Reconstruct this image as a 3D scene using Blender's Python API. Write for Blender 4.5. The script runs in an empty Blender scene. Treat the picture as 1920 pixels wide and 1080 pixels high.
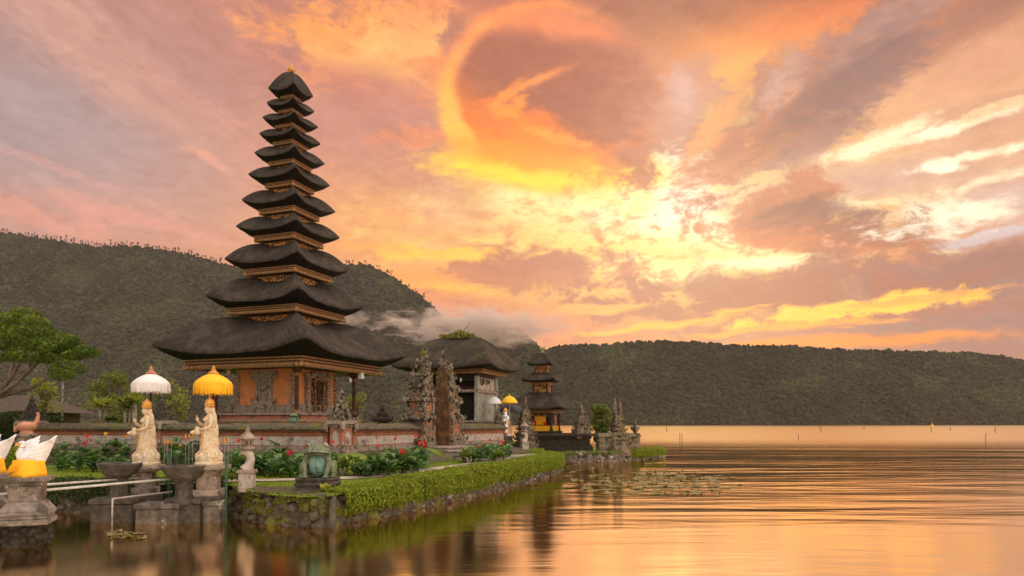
import bpy, bmesh, math, random
import numpy as np
from mathutils import Vector, Matrix

rad = math.radians
rnd = random.Random(7)
nrs = np.random.RandomState(11)
scene = bpy.context.scene
COL = scene.collection

# ------------------------------------------------------------------ camera
F = 1280.0
CAM_H = 2.5
TH = rad(1.85)
SHIFT = 255.0 - F * math.tan(TH)
cam = bpy.data.objects.new("camera", bpy.data.cameras.new("camera"))
COL.objects.link(cam)
cam.location = (0, 0, CAM_H)
cam.rotation_euler = (rad(90) + TH, 0, 0)
cam.data.lens = 24.0
cam.data.sensor_width = 36.0
cam.data.shift_y = SHIFT / 1920.0
cam.data.clip_start = 0.1
cam.data.clip_end = 20000
scene.camera = cam

def ray(px, py):
    cx = (px - 960.0) / F
    cy = (540.0 + SHIFT - py) / F
    return (cx, math.cos(TH) - cy * math.sin(TH), math.sin(TH) + cy * math.cos(TH))
def P(px, py, Y):
    r = ray(px, py); k = Y / r[1]
    return Vector((r[0] * k, Y, CAM_H + r[2] * k))
def G(px, py, z=0.0):
    r = ray(px, py); k = (z - CAM_H) / r[2]
    return Vector((r[0] * k, r[1] * k, z))

scene.view_settings.view_transform = 'Standard'
scene.view_settings.look = 'None'
scene.view_settings.exposure = 0.0
scene.view_settings.gamma = 1.0
scene.render.engine = 'CYCLES'
scene.cycles.use_denoising = True
scene.cycles.max_bounces = 6
scene.cycles.diffuse_bounces = 3
scene.cycles.glossy_bounces = 3
scene.cycles.transparent_max_bounces = 8
scene.cycles.volume_bounces = 1
scene.cycles.sample_clamp_indirect = 6.0

# ------------------------------------------------------------------ world
def lin(c):
    out = []
    for v in c[:3]:
        v = v / 255.0
        out.append(v / 12.92 if v <= 0.04045 else ((v + 0.055) / 1.055) ** 2.4)
    return tuple(out)

SUN_AZ, SUN_EL = math.atan2(1275 - 960, F), rad(17)
world = bpy.data.worlds.new("World")
scene.world = world
world.use_nodes = True
WT = world.node_tree
WT.nodes.clear()
class NT:
    """tiny expression helper over a node tree"""
    def __init__(s, t): s.t = t
    def put(s, sock, v):
        if isinstance(v, bpy.types.NodeSocket): s.t.links.new(v, sock)
        elif isinstance(v, (tuple, list)) and len(v) == 3 and sock.type == 'RGBA': sock.default_value = (*v, 1)
        else: sock.default_value = v
    def m(s, op, a, b=0.0, c=0.0, clamp=False):
        n = s.t.nodes.new('ShaderNodeMath'); n.operation = op; n.use_clamp = clamp
        s.put(n.inputs[0], a); s.put(n.inputs[1], b); s.put(n.inputs[2], c)
        return n.outputs[0]
    def vm(s, op, a, b=(0, 0, 0), out=0):
        n = s.t.nodes.new('ShaderNodeVectorMath'); n.operation = op
        s.put(n.inputs[0], a); s.put(n.inputs[1], b)
        return n.outputs[out]
    def vs(s, a, k):
        n = s.t.nodes.new('ShaderNodeVectorMath'); n.operation = 'SCALE'
        s.put(n.inputs[0], a); s.put(n.inputs['Scale'], k)
        return n.outputs[0]
    def sep(s, v):
        n = s.t.nodes.new('ShaderNodeSeparateXYZ'); s.put(n.inputs[0], v); return n.outputs
    def comb(s, x, y, z=0.0):
        n = s.t.nodes.new('ShaderNodeCombineXYZ')
        for i, v in enumerate((x, y, z)): s.put(n.inputs[i], v)
        return n.outputs[0]
    def mapv(s, v, loc, rot, scale, typ='TEXTURE'):
        n = s.t.nodes.new('ShaderNodeMapping'); n.vector_type = typ
        s.put(n.inputs[0], v)
        n.inputs['Location'].default_value = loc
        n.inputs['Rotation'].default_value = rot
        n.inputs['Scale'].default_value = scale
        return n.outputs[0]
    def noise(s, v, scale=1.0, detail=4.0, rough=0.55, col=False, dist=0.0):
        n = s.t.nodes.new('ShaderNodeTexNoise')
        if v is not None: s.put(n.inputs['Vector'], v)
        n.inputs['Scale'].default_value = scale
        n.inputs['Detail'].default_value = detail
        n.inputs['Roughness'].default_value = rough
        n.inputs['Distortion'].default_value = dist
        return n.outputs[1 if col else 0]
    def mix(s, fac, a, b):
        n = s.t.nodes.new('ShaderNodeMix'); n.data_type = 'RGBA'
        s.put(n.inputs[0], fac); s.put(n.inputs[6], a); s.put(n.inputs[7], b)
        return n.outputs[2]
    def ramp(s, fac, lo, hi, clamp=True):
        n = s.t.nodes.new('ShaderNodeMapRange'); n.interpolation_type = 'SMOOTHSTEP'; n.clamp = False
        s.put(n.inputs[0], fac); n.inputs[1].default_value = lo; n.inputs[2].default_value = hi
        return n.outputs[0]

W = NT(WT)
tc = WT.nodes.new('ShaderNodeTexCoord')
dirv = W.vm('NORMALIZE', tc.outputs['Generated'])
dx, dy, dz = W.sep(dirv)
az = W.m('MULTIPLY', W.m('ARCTAN2', dx, dy), F)
el = W.m('MULTIPLY', W.m('ARCSINE', dz), F)
def AE(px, py):
    r = Vector(ray(px, py)).normalized()
    return math.atan2(r.x, r.y) * F, math.asin(r.z) * F
v0 = W.comb(az, el)
wn = W.vm('SUBTRACT', W.noise(dirv, 5.0, 3, .5, True), (.5, .5, .5))
wn2 = W.vm('SUBTRACT', W.noise(dirv, 26.0, 4, .6, True), (.5, .5, .5))
v = W.vm('ADD', v0, W.vm('MULTIPLY', wn, (60, 46, 0)))
v = W.vm('ADD', v, W.vm('MULTIPLY', wn2, (24, 13, 0)))
nA = W.noise(W.vm('MULTIPLY', v, (1 / 230, 1 / 120, 0)), 1, 6, .58)          # big billows
nB = W.noise(W.vm('ADD', W.vm('MULTIPLY', v, (1 / 80, 1 / 30, 0)), (7, 3, 0)), 1, 7, .62)   # mackerel
nC = W.noise(W.vm('ADD', W.mapv(v, (0, 0, 0), (0, 0, rad(-28)), (260, 46, 1)), (2, 9, 0)), 1, 6, .6)  # slanted streaks
nD = W.noise(W.vm('ADD', W.vm('MULTIPLY', v, (1 / 330, 1 / 34, 0)), (1, 5, 0)), 1, 7, .62)  # flat streaks
nF = W.noise(W.vm('ADD', W.vm('MULTIPLY', v, (1 / 95, 1 / 62, 0)), (4, 8, 0)), 1, 9, .66, dist=.35)     # torn billows
nG = W.noise(W.vm('ADD', W.mapv(v, (0, 0, 0), (0, 0, rad(24)), (210, 52, 1)), (3, 1, 0)), 1, 8, .64, dist=.3)  # rising streaks
nS = W.noise(W.vm('ADD', W.vm('MULTIPLY', v, (1 / 34, 1 / 15, 0)), (6, 2, 0)), 1, 6, .62)                   # small flecks
nS0 = W.m('SUBTRACT', nS, .5)
NS = {'A': nA, 'B': nB, 'C': nC, 'D': nD, 'F': nF, 'G': nG, 'S': nS}
def gau(px, py, sx, sy, rot=0, vec=None):
    a, e = AE(px, py)
    ca = math.cos((px - 960) / F * .8)
    p = W.mapv(vec if vec is not None else v, (a, e, 0), (0, 0, rad(rot)), (sx * ca * 1.414, sy * ca * 1.414, 1))
    return W.m('EXPONENT', W.m('MULTIPLY', W.vm('DOT_PRODUCT', p, p, 1), -1.0))
def colr(c, k=1.0):
    return tuple(x * k for x in lin(c))
sky = colr((214, 163, 141))
NL_ = [0]
def layer(px, py, sx, sy, rot, c, a, nz=None, kn=1.2, lo=.25, hi=.75, k=1.0):
    global sky, v
    NL_[0] += 1
    if NL_[0] % 8 == 0:            # keeps the shader's evaluation in order so that it stays small
        v = W.vm('ADD', v, W.vm('MULTIPLY', sky, (1e-6, 1e-6, 1e-6)))
    g = gau(px, py, sx, sy, rot)
    if nz:
        c0, hw = (lo + hi) / 2 + .03, (hi - lo) / 2 * 1.75
        f = W.m('MULTIPLY_ADD', W.m('SUBTRACT', NS[nz], .5), kn, g)
        if nz != 'S': f = W.m('MULTIPLY_ADD', nS0, .60 if kn > 0 else -.60, f)
        g = W.m('MULTIPLY', W.ramp(f, c0 - hw, c0 + hw), W.ramp(g, .02, .25))
    sky = W.mix(W.m('MULTIPLY', g, a), sky, colr(c, k))

BACK_FILL = 1.25   # radiance of the made-up bright sky outside the frame, added as fill
HAZE = 0.00003
MIST = True
# broad colour of the evening sky
layer(60, 60, 420, 120, 0, (192, 156, 144), .95)
layer(20, 255, 250, 95, 20, (178, 164, 160), .95)
layer(120, 270, 160, 60, 0, (172, 160, 160), .8, 'F', 1.6, .2, .9)
layer(230, 150, 330, 40, -30, (216, 174, 154), .8, 'C', 1.6, .2, .85)
layer(430, 250, 240, 30, -24, (216, 172, 152), .55, 'C', 1.8, .25, .85)
layer(370, 350, 240, 60, -8, (196, 168, 160), .85)
layer(640, 340, 170, 130, 0, (214, 162, 142), .9)
layer(560, 60, 220, 110, 0, (202, 148, 130), .8)
layer(60, 395, 230, 50, 0, (212, 168, 154), .6, 'A', 1.8, .2, .85)
layer(1000, 0, 300, 50, 0, (214, 146, 112), .9)
layer(1760, 190, 330, 150, 0, (236, 188, 144), .95)
layer(1560, -20, 420, 62, 0, (164, 110, 88), 1.0)
layer(1010, 505, 340, 90, 0, (242, 170, 94), .95)
layer(760, 430, 170, 60, 0, (232, 168, 124), .7, 'A', 1.4, .15, .85)
layer(1300, 600, 520, 60, 0, (226, 150, 98), .95)
layer(1800, 610, 330, 80, 0, (192, 142, 124), 1.0)
layer(1850, 560, 190, 66, 0, (172, 136, 126), .95)
# orange glow under the high cloud
layer(1440, 95, 210, 42, 3, (242, 148, 84), 1.0)
layer(1330, 140, 150, 40, 0, (240, 160, 104), .8)
layer(1400, 120, 120, 16, 2, (252, 178, 104), .8)
# bright heart of the sunset
layer(1180, 425, 300, 96, 0, (255, 198, 98), 1.0)
layer(900, 430, 150, 50, 0, (248, 196, 120), .8, 'F', 2.0, .3, .9)
layer(1200, 420, 270, 80, 0, (255, 216, 122), .95, 'A', .8, .1, .6)
layer(1290, 340, 100, 115, 0, (255, 226, 140), .95)
layer(1240, 425, 270, 66, 0, (255, 238, 176), .9, 'F', 1.4, .2, .8)
layer(1010, 385, 150, 30, 0, (255, 236, 170), .9, 'F', 1.8, .3, .8)
layer(1288, 345, 62, 95, 0, (255, 250, 226), 1.0, 'F', 2.0, .3, .8, 1.15)
layer(1320, 440, 170, 40, -6, (255, 248, 218), 1.0, 'F', 2.2, .34, .8, 1.12)
layer(1400, 484, 130, 13, -12, (255, 244, 206), .95, 'F', 1.2, .3, .8, 1.1)
layer(1160, 490, 250, 46, 0, (255, 212, 116), .9, 'F', 1.6, .25, .8)
layer(1230, 500, 150, 26, -3, (255, 236, 168), .85, 'F', 2.4, .4, .85)
layer(900, 460, 120, 26, 0, (255, 216, 130), .8, 'B', 2.4, .4, .9)
# mackerel flecks
layer(1080, 410, 280, 66, 0, (247, 170, 86), .9, 'B', 3.2, 1.0, 1.5)
layer(1130, 440, 300, 70, 0, (238, 156, 84), .8, 'S', 3.0, 1.05, 1.6)
layer(1000, 440, 260, 60, 0, (232, 152, 96), .75, 'F', 3.0, .85, 1.4)
layer(1240, 360, 100, 60, 0, (226, 150, 92), .7, 'S', 3.0, 1.1, 1.7)
layer(1150, 505, 260, 40, 0, (226, 148, 88), .85, 'B', 3.0, .85, 1.35)
layer(1250, 470, 200, 50, 0, (240, 168, 92), .7, 'S', 3.0, 1.0, 1.6)
layer(830, 430, 150, 60, 0, (228, 156, 112), .6, 'B', 2.6, .6, 1.1)
# orange cloud patch left of the lens cloud
layer(705, 95, 130, 58, -8, (255, 178, 104), 1.0, 'F', 2.2, .30, .66)
layer(810, 140, 60, 40, -40, (244, 164, 108), .8, 'F', 1.6, .3, .8)
layer(660, 110, 100, 30, -12, (255, 196, 118), .9, 'C', 2.4, .35, .75)
layer(760, 70, 80, 30, 10, (255, 205, 128), .8, 'F', 2.4, .4, .75)
layer(790, 26, 60, 34, 20, (244, 166, 110), .7, 'F', 1.9, .34, .8)
layer(690, 175, 120, 26, -14, (226, 150, 118), .8, 'C', 1.6, .25, .8)
layer(735, 250, 110, 70, -20, (206, 152, 132), .9)
layer(800, 330, 90, 26, -30, (216, 158, 128), .7)
# lens cloud
LA, LE = AE(1048, 192)
lv = W.mapv(W.vm('ADD', v0, W.vm('ADD', W.vm('MULTIPLY', wn, (34, 30, 0)), W.vm('MULTIPLY', wn2, (16, 14, 0)))), (LA, LE, 0), (0, 0, rad(-6)), (226, 150, 1))
lr = W.vm('LENGTH', lv, (0, 0, 0), 1)
lx, ly, _z = W.sep(lv)
outglow = W.m('EXPONENT', W.m('MULTIPLY', W.m('POWER', W.m('DIVIDE', W.m('SUBTRACT', lr, .92), .13), 2.0), -1.0))
lw = W.m('MULTIPLY', W.ramp(lx, .75, -.35), W.ramp(ly, 1.7, .6))
sky = W.mix(W.m('MULTIPLY', W.m('MULTIPLY', outglow, W.ramp(lr, 1.10, 1.0)), W.m('MULTIPLY', W.m('MULTIPLY', lw, .88), W.ramp(nS, -.1, .55))), sky, W.mix(W.ramp(ly, .3, -.7), colr((246, 164, 106)), colr((255, 196, 92))))
inside = W.m('MULTIPLY', W.ramp(lr, .97, .80), W.ramp(lx, 1.08, .70))
incol = W.mix(W.ramp(W.m('ADD', ly, W.m('MULTIPLY', lx, .42)), -.05, -.85), colr((186, 122, 94)), colr((252, 150, 52)))
incol = W.mix(W.ramp(ly, .45, .95), incol, colr((214, 146, 116)))
sky = W.mix(inside, sky, incol)
rim = W.m('EXPONENT', W.m('MULTIPLY', W.m('POWER', W.m('DIVIDE', W.m('SUBTRACT', lr, .95), .05), 2.0), -1.0))
rimw = W.m('MULTIPLY', W.ramp(lx, .55, -.4), W.ramp(nF, .15, .5))
sky = W.mix(W.m('MULTIPLY', rim, rimw), sky, W.mix(W.ramp(ly, .5, -.6), colr((255, 172, 104)), colr((255, 206, 82))))
layer(1010, 44, 75, 11, -4, (248, 160, 104), .9)
layer(1095, 54, 60, 9, -12, (244, 158, 108), .85)
layer(848, 240, 13, 46, 22, (255, 194, 104), .85, 'F', .8, .1, .6)
layer(893, 290, 58, 12, -40, (255, 204, 98), .95, 'F', .8, .1, .6)
layer(965, 326, 70, 13, -14, (255, 212, 92), .95)
layer(1045, 326, 170, 20, -3, (255, 216, 66), 1.0, 'F', .7, .2, .6, 1.06)
layer(1010, 296, 130, 22, -6, (252, 166, 46), .9, 'F', 1.4, .25, .7)
layer(1015, 250, 85, 24, -16, (255, 150, 48), .95, 'F', 2.0, .32, .85)
layer(1050, 262, 60, 8, -18, (255, 176, 76), .8, 'S', 1.6, .3, .8)
layer(970, 208, 36, 12, 30, (255, 166, 74), .8, 'S', 2.0, .3, .8)
layer(1010, 160, 48, 4.5, 22, (255, 168, 96), .95)
layer(955, 190, 34, 9, 36, (255, 164, 80), .85, 'S', 1.2, .2, .7)
layer(1180, 290, 80, 24, 30, (222, 140, 78), .8, 'F', 2.2, .3, .7)
layer(1205, 310, 34, 30, 20, (196, 128, 92), .95, 'F', 2.6, .4, .7)
layer(1240, 180, 70, 80, 0, (206, 146, 116), .8, 'F', 1.2, .2, .8)
# dark cloud bands right of the heart
layer(1560, 165, 200, 44, 34, (166, 134, 124), 1.0, 'F', 2.2, .32, .70)
layer(1640, 110, 90, 34, 40, (156, 128, 122), .9, 'F', 2.4, .38, .72)
layer(1420, 200, 150, 46, 24, (190, 142, 120), .95, 'F', 2.2, .32, .72)
layer(1390, 285, 150, 50, 22, (206, 142, 106), .95, 'F', 2.8, .38, .72)
layer(1500, 265, 110, 42, 20, (184, 140, 120), .95, 'F', 2.4, .34, .7)
layer(1290, 175, 60, 40, 40, (212, 160, 136), .8, 'F', 2.2, .34, .72)
layer(1340, 240, 60, 20, 50, (250, 178, 110), .8, 'S', 2.4, .4, .8)
layer(1480, 185, 22, 14, 30, (246, 172, 116), .5, 'S', 2.6, .5, .9)
layer(1590, 150, 120, 26, 36, (152, 122, 114), .75, 'B', 3.0, .5, 1.0)
layer(1500, 215, 80, 26, 30, (162, 126, 114), .75, 'F', 2.8, .45, .8)
layer(1400, 300, 90, 24, 26, (226, 160, 104), .8, 'S', 2.6, .45, .85)
layer(1780, 60, 190, 34, 16, (182, 134, 112), .85, 'G', 1.8, .3, .8)
layer(1700, 30, 130, 24, 24, (206, 160, 138), .7, 'G', 2.2, .35, .8)
layer(1860, 110, 120, 40, 14, (226, 172, 136), .8, 'G', 1.6, .25, .8)
layer(1640, 340, 170, 36, 0, (218, 178, 158), .9)
layer(1850, 215, 120, 24, 0, (218, 172, 142), .8, 'D', 1.6, .25, .8)
layer(1900, 380, 90, 30, 0, (222, 196, 184), .8)
layer(1650, 120, 110, 44, 42, (158, 128, 118), .6, 'S', 3.0, .5, 1.0)
layer(1540, 200, 120, 36, 36, (164, 126, 110), .65, 'B', 3.2, .6, 1.1)
layer(1460, 160, 60, 26, 40, (222, 186, 166), .6, 'F', 3.0, .5, .95)
layer(1285, 165, 22, 40, 10, (226, 190, 172), .6, 'F', 2.0, .35, .9)
layer(1440, 260, 110, 40, 24, (176, 126, 104), .7, 'S', 3.0, .55, 1.05)
# bright torn streaks on the right
layer(1625, 274, 80, 13, 14, (255, 236, 196), 1.0, 'F', 2.0, .34, .78, 1.02)
layer(1760, 247, 85, 8, 6, (255, 240, 205), 1.0, 'F', 2.2, .36, .8, 1.0)
layer(1860, 205, 50, 9, 8, (252, 214, 166), .8, 'S', 2.0, .4, .7)
layer(1830, 292, 85, 8, 4, (255, 240, 205), 1.0, 'F', 2.8, .4, .85, 1.02)
layer(1775, 318, 36, 8, -6, (255, 244, 214), 1.0, 'F', 2.4, .36, .75, 1.0)
layer(1870, 338, 66, 9, 8, (255, 234, 198), .95, 'F', 2.8, .42, .9)
layer(1590, 388, 80, 12, -8, (255, 234, 186), 1.0, 'F', 2.4, .38, .85, 1.04)
layer(1740, 412, 150, 17, -2, (255, 240, 208), 1.0, 'F', 2.8, .40, .9, 1.04)
layer(1680, 446, 70, 14, -16, (255, 238, 204), .9, 'F', 2.8, .42, .9)
layer(1850, 446, 100, 8, 6, (222, 212, 212), .7, 'D', 2.6, .36, .72)
# wedge shaped dark cloud
layer(1540, 432, 175, 40, -18, (184, 126, 96), 1.0, 'F', 2.2, .30, .66)
layer(1440, 440, 90, 26, -10, (226, 148, 92), .85, 'F', 2.4, .38, .74)
layer(1570, 400, 90, 20, -16, (160, 118, 102), .8, 'F', 2.6, .42, .76)
layer(1450, 385, 90, 34, 14, (206, 142, 104), .95, 'F', 2.6, .36, .66)
layer(1660, 476, 90, 20, -16, (228, 150, 96), .95, 'F', 2.2, .32, .64)
layer(1480, 400, 50, 16, 10, (156, 112, 94), .8, 'F', 2.2, .38, .68)
layer(1490, 488, 130, 8, -4, (255, 238, 186), .95, 'D', 2.4, .36, .66, 1.1)
layer(1600, 455, 150, 30, -20, (178, 124, 98), .9, 'F', 2.4, .34, .8)
layer(1690, 492, 70, 12, -14, (244, 168, 104), .85, 'F', 2.0, .34, .8)
layer(1480, 455, 110, 20, -14, (216, 142, 94), .8, 'S', 2.4, .4, .95)
layer(1720, 440, 110, 20, 0, (255, 240, 214), .8, 'S', 3.0, .6, 1.1)
# low bands
layer(985, 512, 140, 36, 0, (206, 140, 104), .95, 'F', 3.0, .34, .66)
layer(1050, 490, 90, 18, 4, (196, 134, 104), .8, 'F', 2.8, .38, .7)
layer(1450, 530, 270, 26, 2, (186, 128, 102), .95, 'F', 2.8, .30, .62)
layer(1800, 508, 240, 32, 6, (176, 130, 114), 1.0, 'F', 2.4, .24, .66)
layer(1330, 566, 320, 24, 0, (186, 126, 98), .95, 'F', 3.2, .36, .66)
layer(1480, 604, 300, 16, 2, (194, 134, 110), .8, 'F', 3.0, .36, .68)
layer(1600, 582, 190, 13, 4, (255, 204, 84), 1.0, 'F', 3.0, .40, .66, 1.05)
layer(1690, 566, 100, 6, 4, (255, 186, 90), .9, 'D', 3.0, .4, .7)
layer(1250, 604, 140, 8, 6, (255, 192, 80), .95, 'D', 3.2, .4, .7)
layer(1130, 575, 90, 7, 4, (255, 196, 100), .8, 'D', 3.0, .4, .7)
layer(1470, 616, 190, 6, 0, (254, 184, 84), .9, 'D', 3.2, .42, .72)
layer(1450, 650, 260, 10, 0, (254, 164, 70), .9, 'D', 2.0, .25, .7)
layer(800, 480, 80, 11, 2, (255, 202, 92), 1.0, 'F', 2.0, .34, .6)
layer(700, 470, 60, 8, -4, (250, 184, 104), .8, 'F', 2.0, .34, .65)
layer(850, 545, 95, 8, 0, (255, 200, 88), 1.0, 'D', 2.4, .34, .65)
layer(740, 520, 110, 10, -3, (250, 176, 98), .8, 'D', 2.4, .34, .7)
layer(720, 580, 130, 24, 0, (228, 152, 112), .6)
layer(940, 600, 160, 26, 0, (218, 150, 120), .7, 'A', 1.2, .1, .8)
# small pink clouds on the left
layer(365, 290, 48, 10, -14, (232, 176, 152), .8, 'C', 2.2, .36, .7)
layer(50, 398, 95, 20, -8, (228, 170, 146), .65, 'F', 2.8, .36, .66)
layer(230, 405, 120, 13, -8, (226, 170, 150), .55, 'F', 3.0, .38, .68)
layer(150, 335, 170, 8, -12, (220, 174, 158), .5, 'D', 2.8, .38, .72)
layer(330, 432, 120, 8, -6, (226, 168, 146), .6, 'D', 2.6, .38, .72)
layer(520, 300, 60, 10, -12, (224, 166, 144), .5, 'C', 2.4, .38, .72)
layer(760, 262, 60, 16, 0, (232, 158, 118), .8, 'F', 2.6, .36, .68)
layer(130, 60, 160, 10, -30, (206, 164, 148), .7, 'C', 2.6, .38, .75)
# veil texture over everything
sky = W.mix(W.m('MULTIPLY', W.ramp(nC, .5, .78), .22), sky, W.vm('MULTIPLY', sky, (1.22, 1.12, 1.05)))
sky = W.mix(W.m('MULTIPLY', W.ramp(nF, .56, .28), .38), sky, W.vm('MULTIPLY', sky, (.84, .80, .80)))
# sky overhead and behind the viewer is brightened as added fill light
tex = W.m('MULTIPLY_ADD', W.m('SUBTRACT', nS, .5), .30, W.m('MULTIPLY_ADD', W.m('SUBTRACT', nC, .5), .22, 1.0))
sky = W.vm('MULTIPLY', sky, W.comb(W.m('POWER', tex, .8), tex, W.m('POWER', tex, 1.25)))
sky = W.vm('POWER', sky, (1.34, 1.36, 1.30))
sky = W.vm('MULTIPLY', sky, (1.17, 1.22, 1.24))
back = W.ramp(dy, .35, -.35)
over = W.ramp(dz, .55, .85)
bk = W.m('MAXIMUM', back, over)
bcol = W.mix(W.ramp(nA, .3, .7), (BACK_FILL * .95, BACK_FILL * .82, BACK_FILL * .70), (BACK_FILL * 1.12, BACK_FILL * .98, BACK_FILL * .86))
lift = W.m('MULTIPLY', W.m('MULTIPLY_ADD', W.ramp(dz, .0, .75), 1.05, .55), W.m('MULTIPLY_ADD', dx, .60, 1.0))  # added fill grows overhead and to the right
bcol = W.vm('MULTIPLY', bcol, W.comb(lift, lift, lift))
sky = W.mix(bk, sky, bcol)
nish = WT.nodes.new('ShaderNodeTexSky')
nish.sky_type = 'NISHITA'
nish.sun_disc = False
nish.sun_elevation = SUN_EL
nish.sun_rotation = SUN_AZ
nish.dust_density = 3.0
bg1 = WT.nodes.new('ShaderNodeBackground'); WT.links.new(nish.outputs[0], bg1.inputs[0]); bg1.inputs[1].default_value = 0.004
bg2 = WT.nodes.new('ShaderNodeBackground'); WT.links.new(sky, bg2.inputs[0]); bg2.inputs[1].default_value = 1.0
addw = WT.nodes.new('ShaderNodeAddShader')
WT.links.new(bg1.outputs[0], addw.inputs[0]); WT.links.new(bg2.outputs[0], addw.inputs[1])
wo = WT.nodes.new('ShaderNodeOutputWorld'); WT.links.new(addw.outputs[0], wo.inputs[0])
world.cycles.sampling_method = 'MANUAL'
world.cycles.sample_map_resolution = 512

sun = bpy.data.objects.new("sun", bpy.data.lights.new("sun", 'SUN'))
COL.objects.link(sun)
sun.data.energy = 0.5
sun.data.angle = rad(120)
sun.data.color = (1.0, .80, .55)
sdir = Vector((math.sin(SUN_AZ) * math.cos(SUN_EL), math.cos(SUN_AZ) * math.cos(SUN_EL), math.sin(SUN_EL)))
sun.rotation_euler = sdir.to_track_quat('Z', 'Y').to_euler()

# ------------------------------------------------------------------ helpers
def ico_template(sub):
    bm = bmesh.new(); bmesh.ops.create_icosphere(bm, subdivisions=sub, radius=1.0)
    bm.verts.ensure_lookup_table()
    vs = np.array([tuple(x.co) for x in bm.verts]); fs = np.array([[q.index for q in f.verts] for f in bm.faces])
    bm.free(); return vs, fs
ICO = {k: ico_template(k) for k in (1, 2, 3)}

class MB:
    def __init__(s): s.v = []; s.f = []; s.uv = []; s.hasuv = False
    def add(s, vs, fs, uvs=None):
        b = len(s.v); s.v.extend([tuple(x) for x in vs]); s.f.extend([[i + b for i in f] for f in fs])
        if uvs is not None: s.hasuv = True
        s.uv.extend(uvs if uvs is not None else [[(0, 0)] * len(f) for f in fs])
    def box(s, c, d, rz=0.0, top=(1, 1), shift=(0, 0)):
        x, y, z = d[0] / 2, d[1] / 2, d[2] / 2
        ps = [(-x, -y, -z), (x, -y, -z), (x, y, -z), (-x, y, -z)]
        ps += [(-x * top[0] + shift[0], -y * top[1] + shift[1], z), (x * top[0] + shift[0], -y * top[1] + shift[1], z),
               (x * top[0] + shift[0], y * top[1] + shift[1], z), (-x * top[0] + shift[0], y * top[1] + shift[1], z)]
        ca, sa = math.cos(rz), math.sin(rz)
        s.add([(c[0] + p[0] * ca - p[1] * sa, c[1] + p[0] * sa + p[1] * ca, c[2] + p[2]) for p in ps],
              [(0, 3, 2, 1), (4, 5, 6, 7), (0, 1, 5, 4), (1, 2, 6, 5), (2, 3, 7, 6), (3, 0, 4, 7)])
    def bz(s, x, y, z0, z1, dx, dy, rz=0.0, top=(1, 1), shift=(0, 0)):
        s.box((x, y, (z0 + z1) / 2), (dx, dy, z1 - z0), rz, top, shift)
    def tube(s, pts, rads, n=8, cap=True, flat=1.0):
        pts = [Vector(p) for p in pts]
        if not isinstance(rads, (list, tuple)): rads = [rads] * len(pts)
        vs, fs = [], []
        ref = None
        for i, p in enumerate(pts):
            t = (pts[min(i + 1, len(pts) - 1)] - pts[max(i - 1, 0)]).normalized()
            if ref is None:
                ref = Vector((0, 0, 1)) if abs(t.z) < .9 else Vector((1, 0, 0))
                a = t.cross(ref).normalized()
            else:
                a = (a - t * a.dot(t)).normalized()
            b = t.cross(a)
            for k in range(n):
                q = 2 * math.pi * k / n
                vs.append(p + (a * math.cos(q) + b * math.sin(q) * flat) * rads[i])
        for i in range(len(pts) - 1):
            for k in range(n):
                fs.append((i * n + k, i * n + (k + 1) % n, (i + 1) * n + (k + 1) % n, (i + 1) * n + k))
        if cap:
            fs.append(tuple(range(n - 1, -1, -1))); fs.append(tuple((len(pts) - 1) * n + k for k in range(n)))
        s.add(vs, fs)
    def lathe(s, prof, c=(0, 0, 0), n=16, rot=0.0, jit=0.0):
        vs, fs = [], []
        for r, z in prof:
            for k in range(n):
                q = 2 * math.pi * (k + .5) / n + rot
                j = 1 + (rnd.random() - .5) * jit
                vs.append((c[0] + r * j * math.cos(q), c[1] + r * j * math.sin(q), c[2] + z))
        m = len(prof)
        for i in range(m - 1):
            for k in range(n):
                fs.append((i * n + k, i * n + (k + 1) % n, (i + 1) * n + (k + 1) % n, (i + 1) * n + k))
        fs.append(tuple(range(n - 1, -1, -1))); fs.append(tuple((m - 1) * n + k for k in range(n)))
        s.add(vs, fs)
    def sq(s, prof, c=(0, 0, 0), ay=1.0):
        """square lathe: prof of (half side, z)"""
        vs, fs = [], []
        for r, z in prof:
            vs += [(c[0] - r, c[1] - r * ay, c[2] + z), (c[0] + r, c[1] - r * ay, c[2] + z), (c[0] + r, c[1] + r * ay, c[2] + z), (c[0] - r, c[1] + r * ay, c[2] + z)]
        m = len(prof)
        for i in range(m - 1):
            for k in range(4):
                fs.append((i * 4 + k, i * 4 + (k + 1) % 4, (i + 1) * 4 + (k + 1) % 4, (i + 1) * 4 + k))
        fs.append((3, 2, 1, 0)); fs.append(tuple((m - 1) * 4 + k for k in range(4)))
        s.add(vs, fs)
    def ell(s, c, r, sub=2, rot=None, jit=0.0):
        vs, fs = ICO[sub]
        if not isinstance(r, (tuple, list)): r = (r, r, r)
        R = Matrix.Identity(3) if rot is None else (Matrix.Rotation(rot[2], 3, 'Z') @ Matrix.Rotation(rot[1], 3, 'Y') @ Matrix.Rotation(rot[0], 3, 'X'))
        out = []
        for p in vs:
            j = 1 + (rnd.random() - .5) * jit
            q = R @ Vector((p[0] * r[0] * j, p[1] * r[1] * j, p[2] * r[2] * j))
            out.append((c[0] + q.x, c[1] + q.y, c[2] + q.z))
        s.add(out, fs.tolist())
    def mesh(s, name):
        me = bpy.data.meshes.new(name)
        me.from_pydata(s.v, [], s.f)
        if s.hasuv:
            ul = me.uv_layers.new(name='UVMap')
            flat = [c for f in s.uv for p in f for c in p]
            ul.data.foreach_set('uv', flat)
        me.update()
        return me
    def build(s, name, mat, parent=None, smooth=False, bevel=0.0, loc=None):
        me = s.mesh(name)
        if smooth: me.polygons.foreach_set('use_smooth', [True] * len(me.polygons))
        return link(name, me, mat, parent, bevel, loc)

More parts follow.
